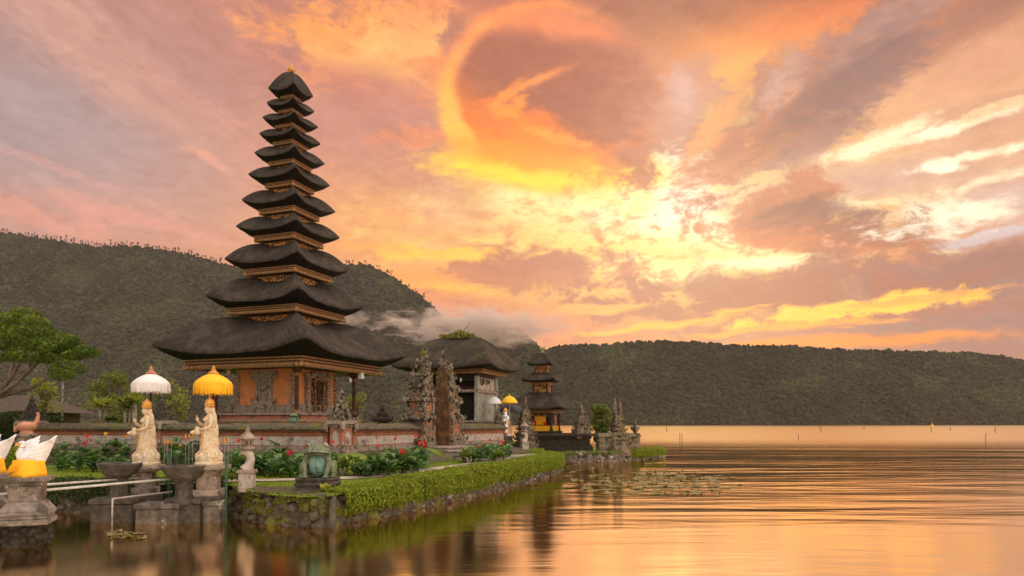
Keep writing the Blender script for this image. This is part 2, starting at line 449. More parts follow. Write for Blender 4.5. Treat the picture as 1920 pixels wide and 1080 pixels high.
def link(name, me, mat, parent=None, bevel=0.0, loc=None):
    if mat is not None and len(me.materials) == 0: me.materials.append(mat)
    o = bpy.data.objects.new(name, me); COL.objects.link(o)
    if parent is not None: o.parent = parent
    if loc is not None: o.location = loc
    if bevel:
        b = o.modifiers.new('bevel', 'BEVEL'); b.width = bevel; b.segments = 2; b.limit_method = 'ANGLE'; b.angle_limit = rad(40)
    return o

def voxel(mb, size, smooth=3, name='voxel', dec=None):
    """melt overlapping shapes into one continuous surface"""
    me = mb.mesh(name); o = bpy.data.objects.new(name, me); COL.objects.link(o)
    r = o.modifiers.new('r', 'REMESH'); r.mode = 'VOXEL'; r.voxel_size = size
    if smooth:
        q = o.modifiers.new('s', 'SMOOTH'); q.factor = .5; q.iterations = smooth
    dg = bpy.context.evaluated_depsgraph_get()
    new = bpy.data.meshes.new_from_object(o.evaluated_get(dg))
    bpy.data.objects.remove(o); bpy.data.meshes.remove(me)
    new.name = name
    new.polygons.foreach_set('use_smooth', [True] * len(new.polygons))
    return new

def tag(o, label=None, cat=None, group=None, kind=None):
    if label: o['label'] = label
    if cat: o['category'] = cat
    if group: o['group'] = group
    if kind: o['kind'] = kind
    return o
def thing(name, label, cat, loc=(0, 0, 0), rz=0.0, group=None, scale=1.0):
    o = bpy.data.objects.new(name, None); COL.objects.link(o)
    o.empty_display_size = .2
    o.location = loc; o.rotation_euler = (0, 0, rz); o.scale = (scale,) * 3
    return tag(o, label, cat, group)
def dup(root, loc, rz=0.0, label=None, group=None, scale=None):
    r = root.copy(); COL.objects.link(r); r.location = loc; r.rotation_euler = (0, 0, rz)
    if scale is not None: r.scale = (scale,) * 3
    if label: r['label'] = label
    if group: r['group'] = group
    for ch in list(root.children):
        c = ch.copy(); COL.objects.link(c); c.parent = r
        for g in list(ch.children):
            d = g.copy(); COL.objects.link(d); d.parent = c
    return r

# ---- numpy mesh from big arrays
def npmesh(name, V, Fq, mat, parent=None, smooth=False):
    me = bpy.data.meshes.new(name)
    V = np.asarray(V, dtype=np.float32); Fq = np.asarray(Fq, dtype=np.int32)
    k = Fq.shape[1]
    me.vertices.add(len(V)); me.vertices.foreach_set('co', V.ravel())
    me.loops.add(Fq.size); me.loops.foreach_set('vertex_index', Fq.ravel())
    me.polygons.add(len(Fq)); me.polygons.foreach_set('loop_start', np.arange(0, Fq.size, k, dtype=np.int32))
    try: me.polygons.foreach_set('loop_total', np.full(len(Fq), k, dtype=np.int32))
    except Exception: pass
    if smooth: me.polygons.foreach_set('use_smooth', np.ones(len(Fq), dtype=bool))
    me.update(calc_edges=True)
    return link(name, me, mat, parent)

def leaf_arrays(pts, size, up=0.3, aspect=.5, normals=None, nw=1.0, seed=1, fold=.15):
    """one folded diamond leaf (2 tris as one quad) per point"""
    R = np.random.RandomState(seed)
    n = len(pts); pts = np.asarray(pts, float)
    N = R.normal(size=(n, 3))
    if normals is not None: N = N * .6 + np.asarray(normals) * nw
    N[:, 2] += up
    N /= np.linalg.norm(N, axis=1)[:, None]
    T = np.cross(N, R.normal(size=(n, 3))); T /= np.linalg.norm(T, axis=1)[:, None] + 1e-9
    B = np.cross(N, T)
    L = size * R.uniform(.6, 1.3, n)[:, None] if np.isscalar(size) else size[:, None]
    a = pts - T * L * .5; c = pts + T * L * .5
    b = pts + B * L * aspect * .5 + N * L * fold; d = pts - B * L * aspect * .5 + N * L * fold
    V = np.stack([a, b, c, d], 1).reshape(-1, 3)
    Q = np.arange(4 * n).reshape(n, 4)
    return V, Q
def leaves(name, pts, size, mat, parent=None, **k):
    V, Q = leaf_arrays(pts, size, **k)
    return npmesh(name, V, Q, mat, parent)

def vnoise(x, y, seed=0):
    """value noise on numpy arrays, 0..1"""
    xi = np.floor(x).astype(np.int64); yi = np.floor(y).astype(np.int64)
    xf = x - xi; yf = y - yi
    def h(a, b):
        q = (a * 374761393 + b * 668265263 + seed * 974711) & 0xffffffff
        q = ((q ^ (q >> 13)) * 1274126177) & 0xffffffff
        return ((q ^ (q >> 16)) & 0xffff) / 65535.0
    u = xf * xf * (3 - 2 * xf); w = yf * yf * (3 - 2 * yf)
    return (h(xi, yi) * (1 - u) + h(xi + 1, yi) * u) * (1 - w) + (h(xi, yi + 1) * (1 - u) + h(xi + 1, yi + 1) * u) * w
def fbm(x, y, o=4, seed=0):
    s = 0; a = .5
    for i in range(o):
        s = s + a * vnoise(x * 2 ** i, y * 2 ** i, seed + i * 17); a *= .5
    return s

# ------------------------------------------------------------------ materials
def newmat(name):
    m = bpy.data.materials.new(name); m.use_nodes = True
    t = m.node_tree; b = t.nodes['Principled BSDF']
    return m, NT(t), b
def mottle(name, c1, c2, scale=6.0, rough=.75, bump=.25, c3=None, s3=2.0, lo3=.52, hi3=.62, detail=6, spec=.3, metal=0.0, bs=None, stretch=(1, 1, 1), lo=.35, hi=.65):
    m, t, b = newmat(name)
    tcn = t.t.nodes.new('ShaderNodeTexCoord').outputs['Object']
    vv = t.vm('MULTIPLY', tcn, stretch)
    n = t.noise(vv, scale, detail, .6)
    c = t.mix(t.ramp(n, lo, hi), c1, c2)
    if c3 is not None:
        n3 = t.noise(t.vm('ADD', tcn, (5, 2, 9)), s3, 6, .65)
        c = t.mix(t.ramp(n3, lo3, hi3), c, c3)
    t.put(b.inputs['Base Color'], c)
    b.inputs['Roughness'].default_value = rough
    b.inputs['Metallic'].default_value = metal
    b.inputs['Specular IOR Level'].default_value = spec
    if bump:
        bn = t.t.nodes.new('ShaderNodeBump'); bn.inputs['Strength'].default_value = bump; bn.inputs['Distance'].default_value = .05
        t.put(bn.inputs['Height'], t.noise(vv, (bs or scale * 3), 5, .6))
        t.t.links.new(bn.outputs[0], b.inputs['Normal'])
    return m
def leafmat(name, c1, c2, c3=None, trans=.35, rough=.55):
    m, t, b = newmat(name)
    g = t.t.nodes.new('ShaderNodeNewGeometry')
    c = t.mix(g.outputs['Random Per Island'], c1, c2)
    if c3 is not None:
        tcn = t.t.nodes.new('ShaderNodeTexCoord').outputs['Object']
        c = t.mix(t.ramp(t.noise(tcn, 1.1, 3), .42, .62), c, c3)
    t.put(b.inputs['Base Color'], c); b.inputs['Roughness'].default_value = rough
    b.inputs['Specular IOR Level'].default_value = .25
    tr = t.t.nodes.new('ShaderNodeBsdfTranslucent'); t.put(tr.inputs[0], t.vm('MULTIPLY', c, (1.3, 1.3, .9)))
    mx = t.t.nodes.new('ShaderNodeMixShader'); mx.inputs[0].default_value = trans
    t.t.links.new(b.outputs[0], mx.inputs[1]); t.t.links.new(tr.outputs[0], mx.inputs[2])
    t.t.links.new(mx.outputs[0], t.t.nodes['Material Output'].inputs[0])
    return m
def thatchmat(name, c1, c2, moss=None, us=7.0):
    m, t, b = newmat(name)
    uv = t.t.nodes.new('ShaderNodeTexCoord').outputs['UV']
    ob = t.t.nodes.new('ShaderNodeTexCoord').outputs['Object']
    wob = t.vm('MULTIPLY', t.vm('SUBTRACT', t.noise(ob, 2.0, 3, .5, True), (.5, .5, .5)), (.35, 0, 0))
    st = t.vm('MULTIPLY', t.vm('ADD', uv, wob), (us, 1.1, 1))
    n = t.noise(st, 2.2, 6, .7)
    n2 = t.noise(ob, 1.3, 5, .6)
    c = t.mix(t.ramp(n, .34, .68), c1, c2)
    c = t.mix(t.m('MULTIPLY', t.ramp(n2, .45, .7), .5), c, tuple(q * 1.5 for q in c2))
    if moss is not None:
        c = t.mix(t.m('MULTIPLY', t.ramp(t.noise(ob, 1.1, 6, .65), .52, .66), .7), c, moss)
    t.put(b.inputs['Base Color'], c); b.inputs['Roughness'].default_value = .8
    b.inputs['Specular IOR Level'].default_value = .2
    bn = t.t.nodes.new('ShaderNodeBump'); bn.inputs['Strength'].default_value = .8; bn.inputs['Distance'].default_value = .06
    t.put(bn.inputs['Height'], t.m('ADD', n, t.noise(st, 7.0, 3, .6)))
    t.t.links.new(bn.outputs[0], b.inputs['Normal'])
    return m
def goldcarve(name, gold, dark, scale=9.0):
    m, t, b = newmat(name)
    ob = t.t.nodes.new('ShaderNodeTexCoord').outputs['Object']
    wv = t.vm('ADD', ob, t.vs(t.noise(ob, 6, 2, .5, True), .12))
    vo = t.t.nodes.new('ShaderNodeTexVoronoi'); vo.feature = 'SMOOTH_F1'
    t.put(vo.inputs['Vector'], wv); vo.inputs['Scale'].default_value = scale
    f = t.ramp(vo.outputs['Distance'], .50, .36)
    t.put(b.inputs['Base Color'], t.mix(f, dark, gold))
    t.put(b.inputs['Metallic'], t.m('MULTIPLY', f, .35)); b.inputs['Roughness'].default_value = .45
    bn = t.t.nodes.new('ShaderNodeBump'); bn.inputs['Strength'].default_value = .7; bn.inputs['Distance'].default_value = .03
    t.put(bn.inputs['Height'], f); t.t.links.new(bn.outputs[0], b.inputs['Normal'])
    return m

MAT = {}
MAT['thatch'] = thatchmat('thatch', (.011, .009, .007), (.070, .055, .044))
MAT['thatch_mossy'] = thatchmat('mossy_thatch', (.013, .010, .008), (.064, .050, .035), (.085, .085, .022))
MAT['thatch_cut'] = thatchmat('thatch_cut_ends', (.004, .003, .0025), (.012, .009, .007), us=5.0)  # black cut ends, darkened further to paint the shade under the eaves
MAT['gold'] = mottle('gilded_wood', (.46, .27, .125), (.25, .135, .06), 14, .42, .3, metal=.35, c3=(.20, .09, .035), s3=9, lo3=.55, hi3=.68)
MAT['goldcarve'] = goldcarve('carved_gilding', (.50, .25, .075), (.045, .018, .010), 11)
MAT['wood'] = mottle('brown_wood', (.10, .045, .022), (.05, .024, .013), 5, .6, .3, stretch=(1, 1, .2))
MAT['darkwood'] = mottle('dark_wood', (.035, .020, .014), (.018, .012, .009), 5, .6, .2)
MAT['brick'] = mottle('orange_brick', (.64, .25, .095), (.52, .20, .075), 3, .8, .2, c3=(.30, .10, .05), s3=2.2, lo3=.58, hi3=.75)
MAT['brickrow'] = mottle('pink_brick', (.46, .19, .11), (.33, .14, .085), 4, .85, .25, c3=(.22, .12, .08), s3=2.0)
MAT['greystone'] = mottle('grey_carved_stone', (.36, .28, .225), (.24, .185, .15), 7, .85, .5, c3=(.12, .095, .075), s3=4.0)
MAT['palestone'] = mottle('pale_stone', (.50, .43, .38), (.37, .31, .27), 4, .85, .3, c3=(.17, .14, .11), s3=2.2, lo3=.50, hi3=.68)
MAT['gatestone'] = mottle('weathered_gate_stone', (.31, .25, .18), (.11, .085, .062), 9, .9, .6, c3=(.035, .03, .022), s3=4.0, lo3=.48, hi3=.58)
MAT['darkstone'] = mottle('dark_lava_stone', (.095, .080, .065), (.045, .038, .030), 5, .85, .5, c3=(.16, .14, .11), s3=3.0, lo3=.6, hi3=.72)
MAT['rock'] = mottle('bank_rock', (.17, .135, .11), (.06, .05, .042), 5, .85, .5, c3=(.42, .35, .30), s3=3.0, lo3=.54, hi3=.66)
MAT['mossrock'] = mottle('mossy_rock', (.10, .082, .062), (.05, .042, .032), 5, .9, .5, c3=(.12, .115, .02), s3=1.6, lo3=.50, hi3=.62)
MAT['mosscap'] = mottle('mossy_cap_stone', (.13, .105, .07), (.06, .05, .036), 6, .95, .7, c3=(.12, .11, .025), s3=1.7, lo3=.50, hi3=.64)
MAT['concrete'] = mottle('grey_render', (.36, .36, .31), (.27, .27, .235), 2.5, .85, .2, c3=(.20, .19, .15), s3=1.5)
MAT['ivory'] = mottle('ivory_paint', (.66, .56, .42), (.52, .42, .29), 9, .6, .45, c3=(.58, .31, .07), s3=13, lo3=.55, hi3=.61)
MAT['ochre'] = mottle('ochre_gilding', (.66, .34, .07), (.52, .24, .05), 9, .45, .4, metal=.15)
MAT['yellow'] = mottle('yellow_cloth', (.90, .48, .02), (.82, .40, .015), 3, .7, .15)
MAT['whitecloth'] = mottle('white_cloth', (.74, .72, .72), (.62, .60, .61), 3, .75, .15)
MAT['pinkcloth'] = mottle('pink_cloth', (.70, .25, .22), (.62, .20, .18), 3, .7, .1)
MAT['white'] = mottle('white_paint', (.80, .80, .80), (.66, .67, .69), 5, .55, .2)
MAT['frog'] = mottle('green_bronze_paint', (.18, .215, .14), (.09, .11, .065), 7, .8, .6, c3=(.22, .22, .13), s3=5, lo3=.56, hi3=.7)
MAT['frogbelly'] = mottle('teal_paint', (.19, .33, .28), (.12, .23, .19), 6, .9, .4, c3=(.08, .12, .08), s3=4, lo3=.50, hi3=.66)
MAT['pipe'] = mottle('painted_pipe', (.54, .53, .51), (.40, .38, .36), 8, .45, .1)
MAT['greenmetal'] = mottle('green_metal', (.03, .075, .04), (.02, .05, .028), 8, .45, .1)
MAT['terracotta'] = mottle('terracotta', (.55, .25, .15), (.40, .17, .10), 5, .7, .3)
MAT['rooftile'] = mottle('brown_roof_tiles', (.085, .058, .043), (.05, .036, .028), 3, .85, .5, stretch=(1, 1, 5))
MAT['grass'] = mottle('lawn', (.12, .19, .02), (.18, .22, .025), 3, .9, .6, c3=(.09, .07, .03), s3=1.4, lo3=.62, hi3=.74, bs=60)
MAT['soil'] = mottle('soil', (.10, .07, .045), (.06, .045, .03), 4, .95, .5, c3=(.06, .075, .02), s3=1.2)
MAT['path'] = mottle('pale_path', (.42, .34, .29), (.33, .26, .22), 3, .85, .2, c3=(.20, .16, .12), s3=2)
MAT['hedgeleaf'] = leafmat('hedge_leaves', (.085, .13, .012), (.30, .34, .025), (.19, .25, .018))
MAT['hedgedark'] = leafmat('dark_hedge_leaves', (.030, .052, .012), (.06, .085, .018))
MAT['treeleaf'] = leafmat('tree_leaves', (.045, .085, .010), (.19, .235, .025), (.065, .11, .012))
MAT['limeleaf'] = leafmat('lime_leaves', (.18, .23, .025), (.36, .37, .055))
MAT['midleaf'] = leafmat('garden_leaves', (.08, .12, .022), (.20, .24, .04))
MAT['cannaleaf'] = leafmat('canna_leaves', (.035, .10, .028), (.11, .21, .05), trans=.25, rough=.38)
MAT['mossleaf'] = leafmat('moss', (.12, .14, .014), (.28, .27, .03))
MAT['red'] = leafmat('red_petals', (.75, .02, .025), (.60, .015, .02), trans=.3)
MAT['yellowpetal'] = leafmat('yellow_petals', (.90, .52, .02), (.85, .42, .015), trans=.3)
MAT['bark'] = mottle('bark', (.20, .15, .11), (.11, .08, .06), 6, .9, .5, stretch=(1, 1, .3))
MAT['black'] = mottle('black_and_interior_shade', (.012, .010, .009), (.02, .016, .012), 3, .9, .0)  # near black: interior shade put into colour; also black cords and eyes
MAT['lily'] = leafmat('lily_pads', (.085, .085, .02), (.20, .16, .05), trans=.1, rough=.22)
MAT['bulb'] = mottle('white_glass', (.85, .85, .84), (.8, .8, .8), 3, .2, 0)

MAT['gatebrick'] = mottle('stained_gate_brick', (.40, .155, .085), (.30, .12, .07), 4, .85, .4, c3=(.14, .11, .08), s3=3.2, lo3=.46, hi3=.56)
MAT['spirestone'] = mottle('dark_carved_stone', (.22, .17, .115), (.09, .07, .048), 7, .9, .6, c3=(.04, .034, .024), s3=3.5, lo3=.5, hi3=.6)
MAT['platformstone'] = mottle('black_platform_stone', (.045, .034, .024), (.022, .017, .012), 5, .85, .5, c3=(.08, .065, .045), s3=3.0, lo3=.58, hi3=.72)
MAT['pierstone'] = mottle('pier_stone', (.28, .235, .20), (.155, .13, .11), 6, .88, .5, c3=(.08, .066, .054), s3=2.6, lo3=.50, hi3=.64)
MAT['swanwhite'] = mottle('white_swan_paint', (.78, .78, .79), (.62, .64, .67), 6, .55, .3, c3=(.45, .44, .43), s3=5, lo3=.56, hi3=.72)

MAT['wetblock'] = mottle('stained_wet_block', (.16, .135, .11), (.07, .058, .046), 4, .8, .5, c3=(.42, .38, .34), s3=1.8, lo3=.56, hi3=.62)

# ------------------------------------------------------------------ water
wm, t, b = newmat('lake_water')
t.t.nodes.remove(b)
pos = t.t.nodes.new('ShaderNodeNewGeometry').outputs['Position']
X_, Y_, Z_ = t.sep(pos)
far = t.ramp(Y_, 46, 120)
def wn_(sx, sy, d=3, off=0, dist=.5):
    return t.noise(t.vm('ADD', t.vm('MULTIPLY', pos, (sx, sy, 0)), (off, off * .7, 0)), 1.0, d, .55, dist=dist)
w1 = wn_(.14, .60, 3); w2 = wn_(.030, .165, 3, 4); w3 = wn_(.42, 2.3, 2, 9)
hgt = t.m('ADD', t.m('MULTIPLY', w1, .055), t.m('ADD', t.m('MULTIPLY', w2, .22), t.m('MULTIPLY', w3, .006)))
bn = t.t.nodes.new('ShaderNodeBump'); bn.inputs['Distance'].default_value = 1.0
patch = t.ramp(t.noise(t.vm('MULTIPLY', pos, (.03, .06, 0)), 1.0, 3, .5), .36, .60)
mid = t.m('MULTIPLY', t.ramp(Y_, 16, 34), .5)
side = t.ramp(X_, -6.0, 4.0)
t.put(bn.inputs['Strength'], t.m('MULTIPLY', t.m('ADD', t.m('MULTIPLY_ADD', patch, .34, .16), mid), t.m('MULTIPLY_ADD', side, .78, .22)))
t.put(bn.inputs['Height'], hgt)
gl = t.t.nodes.new('ShaderNodeBsdfGlossy'); gl.distribution = 'BECKMANN'; gl.inputs['Color'].default_value = (1.0, .79, .55, 1)
t.put(gl.inputs['Roughness'], t.m('MULTIPLY_ADD', far, .19, .13))
t.t.links.new(bn.outputs[0], gl.inputs['Normal'])
df = t.t.nodes.new('ShaderNodeBsdfDiffuse'); df.inputs['Color'].default_value = (.030, .030, .012, 1)
fr = t.t.nodes.new('ShaderNodeFresnel'); fr.inputs[0].default_value = 1.6
fac = t.m('MINIMUM', t.m('MULTIPLY_ADD', fr.outputs[0], .40, .76), .97)
mx = t.t.nodes.new('ShaderNodeMixShader'); t.put(mx.inputs[0], fac)
t.t.links.new(df.outputs[0], mx.inputs[1]); t.t.links.new(gl.outputs[0], mx.inputs[2])
t.t.links.new(mx.outputs[0], t.t.nodes['Material Output'].inputs[0])
q = MB(); q.add([(-3000, -250, 0), (3000, -250, 0), (3000, 2100, 0), (-3000, 2100, 0)], [(0, 1, 2, 3)])
tag(q.build('lake_water', wm), 'calm lake mirroring the orange evening sky', 'water', kind='structure')

# ------------------------------------------------------------------ hills with forest
MAT['hill'] = mottle('forest_floor', (.012, .014, .007), (.025, .025, .012), .02, .95, 0)
hm, t, b = newmat('forest_canopy')
g = t.t.nodes.new('ShaderNodeNewGeometry')
ob = g.outputs['Position']
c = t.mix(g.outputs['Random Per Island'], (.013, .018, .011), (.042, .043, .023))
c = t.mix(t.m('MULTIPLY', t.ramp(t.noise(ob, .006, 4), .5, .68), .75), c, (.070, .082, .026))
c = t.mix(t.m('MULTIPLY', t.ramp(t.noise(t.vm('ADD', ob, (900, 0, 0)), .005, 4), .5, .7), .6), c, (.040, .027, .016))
c = t.mix(t.m('MULTIPLY', t.ramp(t.noise(t.vm('MULTIPLY', ob, (.014, .0022, .004)), 1.0, 4, .6), .46, .66), .7), c, t.vm('MULTIPLY', c, (.42, .46, .55)))  # downslope streaks darken the colour to paint gully shading
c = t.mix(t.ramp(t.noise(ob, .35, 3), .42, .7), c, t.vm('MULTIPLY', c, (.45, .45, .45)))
t.put(b.inputs['Base Color'], c); b.inputs['Roughness'].default_value = .9; b.inputs['Specular IOR Level'].default_value = .1
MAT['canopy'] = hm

def hill(name, label, pts, y0, y1, u0, u1, seed, spur=.10, n_cr=5000, rc=(5.5, 9), pw=.8, treelabel=''):
    pxs = np.array([p[0] for p in pts], float); pys = np.array([p[1] for p in pts], float)
    rid = np.array([P(p[0], p[1], y1).z for p in pts])
    def surf(px, s):
        u = (px - 960) / F
        zr = np.interp(px, pxs, rid)
        foot = y0 + 120 * (fbm(px / 260.0, px * 0 + 3.3, 3, seed) - .5)
        sc = np.clip(s, 0, 1)
        z = zr * (sc ** pw)
        sp = fbm(px / 90.0 + s * .9, s * 1.3, 4, seed + 5) - .47
        z = z + zr * spur * 3.4 * sp * np.sin(np.pi * np.clip(sc, 0, 1)) 
        z = np.where(s > 1, zr * (1 - (s - 1) * .8), z)
        y = foot + (y1 - foot) * s
        y = y + (y1 - y0) * .40 * sp * np.sin(np.pi * sc)
        y = np.minimum(y, 2560)
        return np.stack([u * y, y, np.maximum(z, -.3) - .6 * (sc < .01)], -1)
    cols = np.arange(u0, u1 + 1, 9.0); rows = np.linspace(0, 1.35, 70)
    PX, S = np.meshgrid(cols, rows, indexing='ij')
    V = surf(PX, S); nc, nr = len(cols), len(rows)
    idx = np.arange(nc * nr).reshape(nc, nr)
    Q = np.stack([idx[:-1, :-1], idx[1:, :-1], idx[1:, 1:], idx[:-1, 1:]], -1).reshape(-1, 4)
    o = npmesh(name, V.reshape(-1, 3), Q, MAT['hill'], smooth=True)
    tag(o, label, 'hill', kind='structure')
    # crowns: one mass of forest
    R = np.random.RandomState(seed)
    px = R.uniform(max(u0, -120), min(u1, 2040), n_cr); s = R.uniform(0.0, 1.015, n_cr) 
    C = surf(px, s)
    hq = np.interp(px, pxs, rid)
    keep = hq > 12
    C = C[keep]; n = len(C)
    vs, fs = ICO[1]
    rr = (rc[0] + (rc[1] - rc[0]) * R.rand(n) ** 1.6) * np.where(R.rand(n) < .08, 1.5, 1)
    jit = R.uniform(.62, 1.3, (n, len(vs), 1))
    V = C[:, None, :] + vs[None] * jit * rr[:, None, None] * np.array([1, 1, .95]) + np.array([0, 0, 1]) * (rr * .35)[:, None, None]
    Q = (fs[None] + (np.arange(n) * len(vs))[:, None, None]).reshape(-1, 3)
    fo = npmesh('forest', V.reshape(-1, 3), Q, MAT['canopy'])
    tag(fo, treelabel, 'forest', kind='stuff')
    return surf

MTN = [(-500, 380), (-150, 412), (0, 437), (100, 452), (170, 463), (250, 462), (300, 470), (340, 476), (410, 494), (470, 512), (560, 508), (640, 497), (685, 495),
       (730, 517), (780, 550), (812, 578), (840, 612), (880, 634), (930, 612), (975, 618), (1010, 650), (1060, 690), (1150, 780), (1180, 797)]
surfM = hill('mountain', 'steep forested mountain rising behind the pagoda', MTN, 1560, 2300, -500, 1180, 3, .11, 21000, (3.2, 7.2), .86, 'dense forest covering the steep mountain behind the pagoda')
RDG = [(880, 797), (940, 730), (985, 668), (1050, 650), (1130, 647), (1200, 641), (1300, 643), (1400, 649), (1500, 651), (1600, 658), (1750, 660), (1850, 666), (1900, 673), (1960, 681), (2100, 700), (2500, 730)]
surfR = hill('hill', 'long forested ridge on the far shore of the lake', RDG, 1480, 1800, 880, 2500, 23, .06, 15000, (2.8, 6.0), .92, 'dense forest covering the long ridge across the lake')

# thin trees standing along the mountain's skyline
def ridge_tree(k):
    m = MB(); r = random.Random(k)
    h = r.uniform(15, 21)
    m.tube([(0, 0, -6), (r.uniform(-.5, .5), 0, h * .5), (r.uniform(-1, 1), 0, h * .85)], [.55, .45, .25], 5)
    for i in range(r.randint(4, 6)):
        z = h * r.uniform(.52, .98); x = r.uniform(-3.4, 3.4) * (1.25 - z / h * .6); y = r.uniform(-2, 2)
        m.tube([(0, 0, z * .75), (x, y, z)], [.3, .15], 4)
        m.ell((x, y, z), (r.uniform(1.5, 2.7), r.uniform(1.3, 2.2), r.uniform(1.0, 1.9)), 1, jit=.7)
    return m.mesh('tree')
RT = [ridge_tree(k) for k in range(6)]
for me in RT: me.materials.append(MAT['canopy'])
k = 0
for a, bq, n in ((-30, 415, 125), (640, 706, 20), (715, 815, 22)):
    for i in range(n):
        px = a + (bq - a) * (i + rnd.uniform(-1.2, 2.2)) / n
        c = surfM(np.array([px]), np.array([1.0]))[0]
        o = bpy.data.objects.new('tree', RT[k % 6]); COL.objects.link(o); k += 1
        o.location = c; o.rotation_euler = (0, 0, rnd.uniform(0, 6)); sc = rnd.uniform(.45, 1.0) * (1.25 if rnd.random() < .2 else 1); o.scale = (sc, sc, sc)
        tag(o, 'thin spreading tree standing against the sky on the mountain ridge', 'tree', 'thin trees along the mountain skyline')

# ------------------------------------------------------------------ ground
SHORE = [(-8.1, 19.4)]
for px, py in ((470, 978), (500, 984), (540, 988), (575, 990.5), (605, 991), (628, 988), (650, 982)): SHORE.append(tuple(G(px, py)[:2]))
for px, py in ((720, 970), (800, 953), (860, 939), (920, 924), (980, 908), (1030, 894)): SHORE.append(tuple(G(px, py)[:2]))
SHORE += [(2.45, 34.6), (2.62, 35.8), (2.3, 37.6), (1.7, 39.6), (1.9, 41.6), (2.6, 43.0), (3.6, 43.8), (5.2, 44.4), (6.7, 45.0), (8.0, 46.6), (9.6, 48.4), (11.0, 50.4), (11.4, 51.6)]
FRONT = list(SHORE)                      # shoreline that is seen
LEFTB = [(-40, 18.2), (-22, 18.6), (-15, 19.2), (-12.2, 19.3), (-10.2, 19.6), (-9.0, 19.7)]
POLY = LEFTB + SHORE + [(11.0, 53.0), (8, 54.5), (3, 57), (-4, 62), (-16, 90), (-40, 160), (-190, 170), (-190, 18)]
PA = np.array(POLY)
def inside(x, y):
    n = len(PA); c = np.zeros(np.shape(x), bool); j = n - 1
    for i in range(n):
        xi, yi = PA[i]; xj, yj = PA[j]
        cond = ((yi > y) != (yj > y)) & (x < (xj - xi) * (y - yi) / ((yj - yi) or 1e-9) + xi)
        c ^= cond; j = i
    return c
WC = Vector((-6.75, 27.0)); WR = Vector((math.cos(rad(65)), math.sin(rad(65)))); WL = Vector((math.cos(rad(166)), math.sin(rad(166))))
NR = Vector((WR.y, -WR.x)); NL = Vector((-WL.y, WL.x))       # outward normals
if NR.dot(Vector((1, 0))) < 0: NR = -NR
if NL.dot(Vector((0, -1))) < 0: NL = -NL
def gz(x, y):
    """height of the land"""
    x = np.asarray(x, float); y = np.asarray(y, float)
    z = .74 + .17 * np.clip((y - 17.5) / 14, 0, 1)
    d1 = (x - WC.x) * NR.x + (y - WC.y) * NR.y; d2 = (x - WC.x) * NL.x + (y - WC.y) * NL.y
    d = np.maximum(d1, d2)
    r = np.clip((2.2 - d) / 1.8, 0, 1); r = r * r * (3 - 2 * r)
    z = z + .5 * r * np.clip((42 - y) / 4, 0, 1)
    isl = np.clip((y - 40.5) / 2.0, 0, 1)
    z = np.where(x > -.5, z * (1 - isl) + .62 * isl, z)
    z = z + .05 * (fbm(x * .7, y * .7, 3, 9) - .5)
    return z
def gz1(x, y): return float(gz(x, y))
def grid_ground(name, x0, x1, y0, y1, st, mat):
    xs = np.arange(x0, x1, st); ys = np.arange(y0, y1, st)
    Xg, Yg = np.meshgrid(xs, ys, indexing='ij')
    Zg = gz(Xg, Yg)
    ins = inside(Xg, Yg)
    idx = np.arange(Xg.size).reshape(Xg.shape)
    ok = ins[:-1, :-1] & ins[1:, :-1] & ins[1:, 1:] & ins[:-1, 1:]
    Q = np.stack([idx[:-1, :-1], idx[1:, :-1], idx[1:, 1:], idx[:-1, 1:]], -1)[ok]
    return np.stack([Xg, Yg, Zg], -1).reshape(-1, 3), Q
V1, Q1 = grid_ground('g', -26, 12, 16, 60, .2, None)
V2, Q2 = grid_ground('g', -190, 10, 18, 168, 4.0, None)
keep = ~((V2[Q2[:, 0], 0] >= -30) & (V2[Q2[:, 0], 1] < 56))
V2[:, 2] -= .04
gm = npmesh('ground', np.vstack([V1, V2]), np.vstack([Q1, Q2[keep] + len(V1)]), MAT['grass'], smooth=True)
tag(gm, 'grassy temple grounds beside the lake', 'ground', kind='structure')

def strip(name, cl, w, mat, dz=.02, label=None, cat=None, kind='structure', step=.3):
    """a ribbon draped over the land along a line of (x, y) points"""
    pts = []
    for i in range(len(cl) - 1):
        a, bb = Vector(cl[i]), Vector(cl[i + 1]); n = max(1, int((bb - a).length / step))
        pts += [a.lerp(bb, j / n) for j in range(n)]
    pts.append(Vector(cl[-1]))
    m = MB(); vs = []; fs = []
    for i, p in enumerate(pts):
        tg = (pts[min(i + 1, len(pts) - 1)] - pts[max(i - 1, 0)]).normalized(); nn = Vector((-tg.y, tg.x))
        for k in range(5):
            q = p + nn * w * (k / 4 - .5)
            vs.append((q.x, q.y, gz1(q.x, q.y) + dz))
    for i in range(len(pts) - 1):
        for k in range(4): fs.append((i * 5 + k, i * 5 + k + 1, (i + 1) * 5 + k + 1, (i + 1) * 5 + k))
    m.add(vs, fs)
    o = m.build(name, mat, smooth=True)
    if label: tag(o, label, cat, kind=kind)
    return o
def chaik(pts, n=2):
    for _ in range(n):
        q = [pts[0]]
        for a, b2 in zip(pts[:-1], pts[1:]):
            q += [(a[0] * .75 + b2[0] * .25, a[1] * .75 + b2[1] * .25), (a[0] * .25 + b2[0] * .75, a[1] * .25 + b2[1] * .75)]
        q.append(pts[-1]); pts = q
    return pts
PATH = [tuple(G(px, py, z)[:2]) for px, py, z in ((300, 905, .80), (445, 901, .80), (560, 899, .80), (660, 896, .81), (740, 890, .82), (820, 879, .85), (900, 869, .88), (1000, 857, .92))]
strip('path', chaik(PATH), .9, MAT['path'], .03, 'pale curved garden path behind the clipped hedge', 'path')

